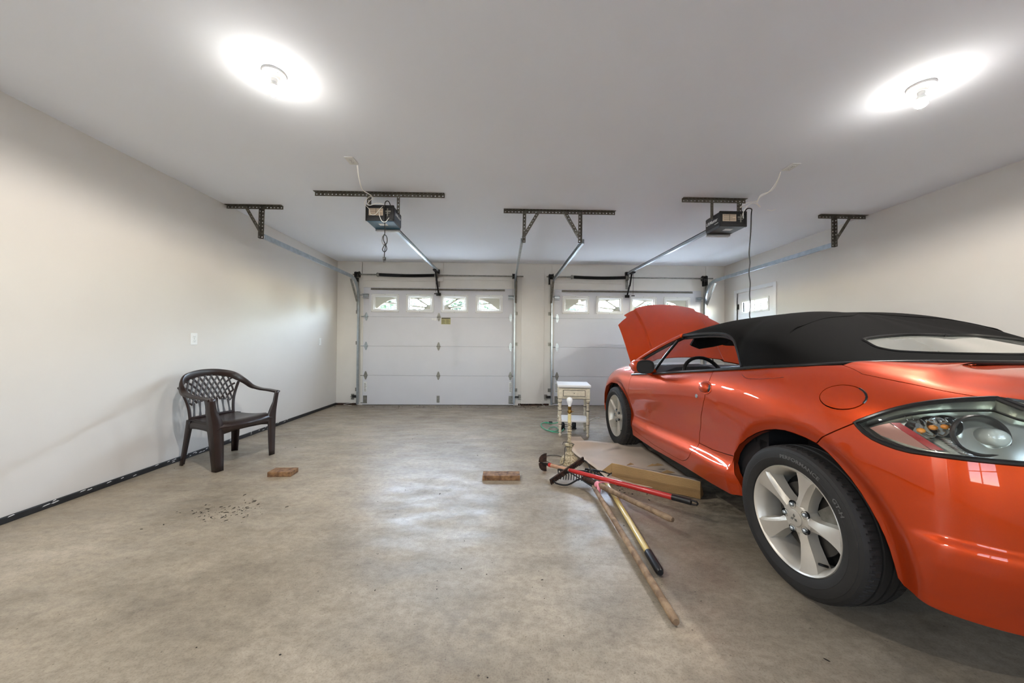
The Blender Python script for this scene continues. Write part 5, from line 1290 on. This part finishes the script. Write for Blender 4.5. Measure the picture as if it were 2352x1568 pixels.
# ------------------------------------------------------------------ windshield, pillars, quarter glass
for sd in (1,-1):
    a0, a1 = Vector((-.775*sd,2.13,.895)), Vector((-.635*sd,1.37,1.197))
    mid = [a0, a0.lerp(a1,.35)+Vector((0,.0,.016)), a0.lerp(a1,.7)+Vector((0,0,.014)), a1]
    sp = spline(mid, 6)
    b = MB(); b.tube(sp, .021, 8, flat=.8); b.obj('a_pillar', PA, car)
    b = MB(); b.tube([p+Vector((.016*sd,-.012,-.016)) for p in sp], .016, 8); b.obj('pillar_seal', M['seal'], car)
    q0, q1 = Vector((-.775*sd,1.575,.880)), Vector((-.655*sd,1.395,1.155))
    b = MB(); b.tube([q0,q0.lerp(q1,.5)+Vector((-.006*sd,0,0)),q1], .012, 8); b.obj('quarter_bar', M['seal'], car)
    b = MB(); b.add([q0+Vector((0,.02,.0)), a0+Vector((.0,-.10,.0)), q1+Vector((0,.02,.03))], [(0,1,2)]); b.obj('quarter_glass', M['glass'], car)
b = MB(); G = []
for i in range(13):
    a = -1+2*i/12; lo = Vector((a*.75, 2.42-.30*a*a, .915-.02*a*a)); hi = Vector((a*.62, 1.575-.20*a*a, 1.243-.04*a*a)); G.append([lo.lerp(hi,k/6)+Vector((0,.0,.022*math.sin(math.pi*k/6))) for k in range(7)])
b.grid(G); b.obj('windshield', M['glass'], car)
b = MB(); b.tube([row[-1]+Vector((0,-.015,-.012)) for row in G], .022, 8); b.obj('windshield_header', M['cabin'], car)
for sd in (1,-1):
    b = MB(); V_ = [(-.09*sd,1.50,1.205),(-.52*sd,1.38,1.172),(-.50*sd,1.47,1.115),(-.40*sd,1.505,1.085),(-.25*sd,1.535,1.105),(-.10*sd,1.56,1.135)]
    b.add(V_, [tuple(range(6))]); b.obj('sun_visor', M['cabin'], car, solid=.014)
b = MB(); b.ball((.02,1.66,1.150), .05, 10, (2.1,.35,.75), p=.6); b.tube([(.02,1.66,1.17),(.02,1.70,1.21)], .008, 8); b.obj('rear_view_mirror', M['cabin'], car)
# ------------------------------------------------------------------ cabin
b = MB(); G = []
for i in range(15):
    a = -1+2*i/14; h = .90-.03*a*a + (.03 if -.85 < a < -.25 else 0)
    G.append([(a*.74,1.62,.60),(a*.74,1.60,h-.07),(a*.74,1.66,h-.012),(a*.75,1.80,h+.004),(a*.75,2.10-.1*a*a,.895),(a*.75,2.36-.22*a*a,.895)])
b.grid(G); b.obj('dashboard', M['cabin'], car)
sw = Matrix.Translation((-.36,1.50,.835)) @ Matrix.Rotation(math.radians(68),4,'X')
b = MB(); b.tube([sw @ Vector((.178*math.cos(t),.178*math.sin(t),0)) for t in [2*math.pi*k/32 for k in range(32)]], .016, 8, closed=True)
for t in (math.radians(8), math.radians(172), math.radians(270)): b.tube([sw @ Vector((.05*math.cos(t),.05*math.sin(t),-.01)), sw @ Vector((.17*math.cos(t),.17*math.sin(t),0))], .013, 6)
b.ball(sw @ Vector((0,-.01,-.01)), .062, 8, (1,.6,1)); b.tube([sw @ Vector((0,0,-.03)), sw @ Vector((0,0,-.22))], .035, 8); b.obj('steering_wheel', M['blackp'], car)
for sd in (1,-1):
    b = MB(); x = -.36*sd; b.bbox((x-.25,.62,.28),(x+.25,1.16,.50),.05,seg=3); b.bbox((x-.24,.44,.44),(x+.24,.60,.92),.05,Matrix.Translation((0,0,0)),seg=3); b.bbox((x-.12,.42,.90),(x+.12,.52,1.06),.03,seg=3); b.obj('seat', M['cabin'], car)
b = MB(); b.box((-.80,.20,.25),(.80,2.3,.29)); b.box((-.80,.24,.28),(.80,.30,.95)); b.box((-.78,1.72,.28),(.78,1.76,.80))
for sd in (1,-1):
    G = [[(-.80*sd,s_,.30),(-.80*sd,s_,.60),(-.775*sd,s_,z-.02),(-.80*sd,s_,z-.004)] for s_, z in ((.25,.985),(.45,.97),(.9,.925),(1.4,.868),(1.75,.86))]; b.grid(G)
b.obj('cabin_trim', M['cabin'], car)
# ------------------------------------------------------------------ hood (raised) and engine bay
HA = math.radians(50)
def hood_map(q, w):
    k = (w/.69)**2; s0 = 2.335-.07*k; z0 = .980-.07*k
    h = .028*np.sin(np.pi*np.clip(q,0,1)/.95) - .05*(q/.95)**4 - .045*k*k*(.35+q) + 0 - .03*np.clip((np.abs(w)-.395)/.022,0,1)
    return np.stack([s0+q*math.cos(HA)-h*math.sin(HA), w, z0+q*math.sin(HA)+h*math.cos(HA)], 1)
def hoodf(off):
    def g(q, w):
        P = hood_map(q,w); N = nrm_fd(hood_map, q, w, 2e-3); N[N[:,0] > 0] *= -1
        return P+N*off, N
    return g
hp = [(0,0),(0,.2),(0,.45),(0,.69),(.2,.693),(.45,.692),(.65,.69),(.70,.62),(.738,.555),(.765,.548),(.80,.565),(.845,.47),(.885,.34),(.915,.18),(.925,0)]
hood = panel('hood', hp, hoodf(0.), PA, sides='full', sx=1., sy=1., gap=0, step=.013, thick=.010, vmin=0)
panel('hood_liner', [(q*.97+.012,w*.97) for q,w in hp], hoodf(-.03), M['dark'], parent=hood, sides='full', sx=1., sy=1., gap=0, step=.05, thick=0, vmin=0)
b = MB(); b.ball((-.22,2.52,1.19), .012, 6); b.ball((.22,2.52,1.19), .012, 6); b.obj('washer_jet', M['blackp'], hood)
b = MB(); b.tube([(.60,2.75,.80),(.52,2.92,1.46)], .006, 6); b.obj('prop_rod', M['blackm'], car)
b = MB(); b.box((-.66,2.10,.45),(.66,2.95,.50)); b.bbox((-.35,2.30,.5),(.30,2.75,.78),.03); b.bbox((-.30,2.34,.77),(.25,2.60,.83),.02); b.bbox((.38,2.5,.5),(.60,2.75,.74),.02); b.box((-.68,2.80,.5),(.68,2.84,.70)); b.obj('engine', M['dark'], car)
# ------------------------------------------------------------------ mirrors, handles
for sd in (1,-1):
    c = Vector((-.985*sd,1.40,.930)); b = MB(); b.ball(c, .1, 12, (.80,.85,.58), p=.75); b.tube([c+Vector((.05*sd,.03,-.03)), Vector((-.86*sd,1.50,.875)), Vector((-.82*sd,1.52,.865))], [.035,.03,.04], 8); mr = b.obj('door_mirror', PA, car)
    b = MB(); q = Matrix.Translation(c+Vector((0,-.082,0))) @ Matrix.Rotation(math.pi/2,4,'X')
    pl = [(.071*math.copysign(abs(math.cos(t))**.7,math.cos(t)), .052*math.copysign(abs(math.sin(t))**.7,math.sin(t))) for t in [2*math.pi*k/28 for k in range(28)]]
    b.prism(pl, q, .012); b.tube([q @ Vector((x,y,.012)) for x,y in pl], .006, 6, closed=True); b.obj('mirror_glass', M['dark'], mr)  # matte black stands in for a dark reflection in the glass
    (u,v) = B_['handle'][0]; p, n = surf(u, v, 0); p = Vector((p.x*sd,p.y,p.z)); n = Vector((n.x*sd,n.y,n.z)); q = Matrix.Translation(p) @ n.to_track_quat('Z','Y').to_matrix().to_4x4()
    ex = q.to_3x3().inverted() @ Vector((0,1,0)); an = math.atan2(ex.y,ex.x); q = q @ Matrix.Rotation(an,4,'Z')
    b = MB(); b.lathe([(0,-.004),(.035,-.002),(.05,.002),(.054,.0)], 28, q @ Matrix.Diagonal((1.28,.82,1,1))); dh_ = b.obj('door_handle', PA, car)
    b = MB(); b.ball(q @ Vector((.012,0,.0)), .044, 12, (1.15,.80,.55), M=q.to_3x3()); b.obj('pull', PA, dh_)
    b = MB(); b.ball(q @ Vector((-.040,0,-.002)), .03, 10, (.55,.95,.22), M=q.to_3x3()); b.obj('finger_recess', M['seal'], dh_)
(u,v) = B_['key'][0]; p, n = surf(u, v, 0); q = Matrix.Translation(p) @ n.to_track_quat('Z','Y').to_matrix().to_4x4()
b = MB(); b.lathe([(.0135,-.002),(.0135,.003),(.011,.005),(0,.005)], 20, q); b.bbox((-.0012,-.006,.0045),(.0012,.006,.0056),0,q); b.obj('key_lock', M['galv'], car)
b = MB(); b.tube(along([B_['fuel'][k] for k in (21,22,23,0,1,2)], .0005), .004, 6); b.obj('fuel_door_notch', M['seal'], car)
# ------------------------------------------------------------------ wheels  (a: outwards from the sidewall plane, angles in the wheel plane)
def wheel(s0, sd, steer=0.):
    R_ = .323; zc = .323; wo = .893
    def T_(a, x, z): return Vector((-(wo+a)*sd, s0+x, zc+z))       # x: forward, z: up
    def ringprof(b, prof, n=96):
        b.grid([[T_(a, r*math.cos(t), r*math.sin(t)) for t in [2*math.pi*k/n for k in range(n)]] for a, r in prof], True, 0, closed=True)
    b = MB()      # rim
    ringprof(b, [(-.012,.226),(-.004,.229),(.0,.226),(-.003,.221),(-.010,.215),(-.030,.205),(-.050,.198),(-.10,.194),(-.19,.192),(-.20,.22)])
    A0_ = [math.radians(90-17-72*k) for k in range(5)]     # measured from forward (x) towards up; 17 degrees rearwards of up
    A0_ = [math.pi/2 + math.radians(17+72*k) for k in range(5)]
    for a0 in A0_:
        def Q(r, off, d): return T_(d, r*math.cos(a0)-off*math.sin(a0), r*math.sin(a0)+off*math.cos(a0))
        # r, half widths (each side), ridge offset, ridge depth, edge depth
        rows = [(.050,.034,.034,.0,-.024,-.030),(.075,.026,.027,.003,-.020,-.030),(.105,.027,.024,.006,-.017,-.030),(.140,.034,.027,.012,-.013,-.027),(.175,.043,.034,.020,-.009,-.022),(.205,.050,.044,.030,-.006,-.013),(.219,.052,.050,.042,-.004,-.006)]
        G = []
        for r, w1, w2, ro, dr, de in rows:
            G.append([Q(r-.004,-w1-.006,-.075),Q(r,-w1,de),Q(r,-w1*.55+ro*.4,(de+dr)/2+.001),Q(r,ro,dr),Q(r,(w2+ro)/2,(de+dr)/2-.004),Q(r,w2,de-.003),Q(r-.004,w2+.006,-.075)])
        b.grid(G)
    ringprof(b, [(-.075,.070),(-.028,.066),(-.022,.060),(-.020,.036),(-.020,.0)], 48)
    wl = b.obj('wheel', M['alloy'], car, sharp=.45)
    b = MB()      # tyre
    prof = [(-.012,.226),(.002,.232),(.010,.245),(.013,.262),(.0135,.264),(.0125,.2655),(.0125,.278),(.009,.295),(.0085,.2965),(.007,.297),(.001,.309),(-.010,.3175)]
    tread = []
    gro = (-.058,-.098,-.138)
    xs = [-.018,-.030]+[g+d for g in gro for d in (.006,.0045,-.0045,-.006)]+[-.165,-.178]
    for a in xs:
        deep = any(abs(a-g) < .005 for g in gro); tread.append((a, R_-.0015*((a+.098)/.08)**2*2 - (.0075 if deep else 0)))
    inner = [(-.186,.3175),(-.205,.29),(-.208,.26),(-.195,.228)]
    N_ = 432; G = []; allp = prof+tread+inner
    for k, (a, r) in enumerate(allp):
        row = []
        for i in range(N_):
            rr = r; aa = a
            if a <= -.017 and a >= -.190 and r > .312:
                ph = (i + int(abs(a+.098)*330)) % 6
                if not any(abs(a-g) < .0065 for g in gro) and ph == 0: rr = r-.006
            t = 2*math.pi*i/N_; z = rr*math.sin(t)
            if z < -.3185: z = -.3185-(abs(z)-.3185)*.2
            row.append(T_(aa, rr*math.cos(t), z))
        G.append(row)
    b.grid(G, True, 0, closed=True); b.obj('tyre', M['tyre'], wl, sharp=.4)
    b = MB(); ringprof(b, [(-.085,.0),(-.085,.155),(-.095,.155),(-.095,.0)], 48); b.obj('brake_disc', M['disc'], wl)
    b = MB()
    for k in range(9):
        a0 = math.pi-.5+1.0*k/8; 
    G = [[T_(d, r*math.cos(t), r*math.sin(t)) for d, r in ((-.06,.09),(-.06,.172),(-.11,.172))] for t in [math.pi+.35-1.1*k/8 for k in range(9)]]; b.grid(G); b.obj('brake_caliper', M['galvd'], wl)
    b = MB(); ringprof(b, [(-.13,.19),(-.13,.0)], 40); b.obj('backing_plate', M['dark'], wl)
    b = MB(); ringprof(b, [(-.022,.036),(-.014,.035),(-.0125,.030),(-.012,.0)], 36); cap = b.obj('center_cap', M['alloy'], wl)
    b = MB()      # three rhombs on the cap
    for k in range(3):
        t = math.pi/2+2*math.pi*k/3; e = Vector((math.cos(t),math.sin(t))); n = Vector((-e.y,e.x)); q = [e*.001, e*.0105+n*.006, e*.020, e*.0105-n*.006]
        b.add([T_(-.0108,v.x,v.y) for v in q]+[T_(-.0125,v.x,v.y) for v in q], [(0,1,2,3),(0,1,5,4),(1,2,6,5),(2,3,7,6),(3,0,4,7)])
    b.obj('emblem', M['galvd'], cap)
    for k in range(5):
        t = math.pi/2+math.radians(17+36+72*k); c = (.0572*math.cos(t), .0572*math.sin(t)); q = T_(-.030,*c); ax_ = Vector((-sd,0,0)); mq = Matrix.Translation(q) @ ax_.to_track_quat('Z','Y').to_matrix().to_4x4()
        b = MB(); b.lathe([(.0175,.0105),(.0165,.0005),(.0125,-.001),(.0105,-.001)], 16, mq); b.obj('lug_recess', M['dark'], wl)
        b = MB(); b.lathe([(.0112,-.004),(.0105,.010),(.0085,.017),(.004,.020),(0,.0205)], 6, mq, smooth=False); b.lathe([(.0086,.0165),(.004,.0206),(0,.021)], 12, mq); b.obj('lug_nut', M['galv'], wl)
    t = math.radians(232); b = MB(); b.tube([T_(-.055,.190*math.cos(t),.190*math.sin(t)),T_(-.022,.178*math.cos(t),.178*math.sin(t))], .0055, 8); b.obj('valve_stem', M['blackp'], wl)
    # lettering round the sidewall
    for txt, mid, size in (('PERFORMANCE', 79, .0225), ('GT-H', 34, .0225)):
        vs, fs = text_mesh(txt, size, .0004); r0 = .2715; b = MB(); P = []
        m0 = math.radians(mid)
        for v in vs:       # read clockwise seen from outside on the left side
            t = m0 - v[0]*1.3/r0 if sd < 0 else math.pi - m0 + v[0]*1.3/r0; r = r0+v[1]; P.append(T_(.0142, r*math.cos(t), r*math.sin(t)))
        b.add(P, fs); b.obj('lettering', M['tyretxt'], wl, weld=False)
    return wl
for s0 in (0.0, 2.27):
    for sd in (1,-1): wheel(s0, sd)
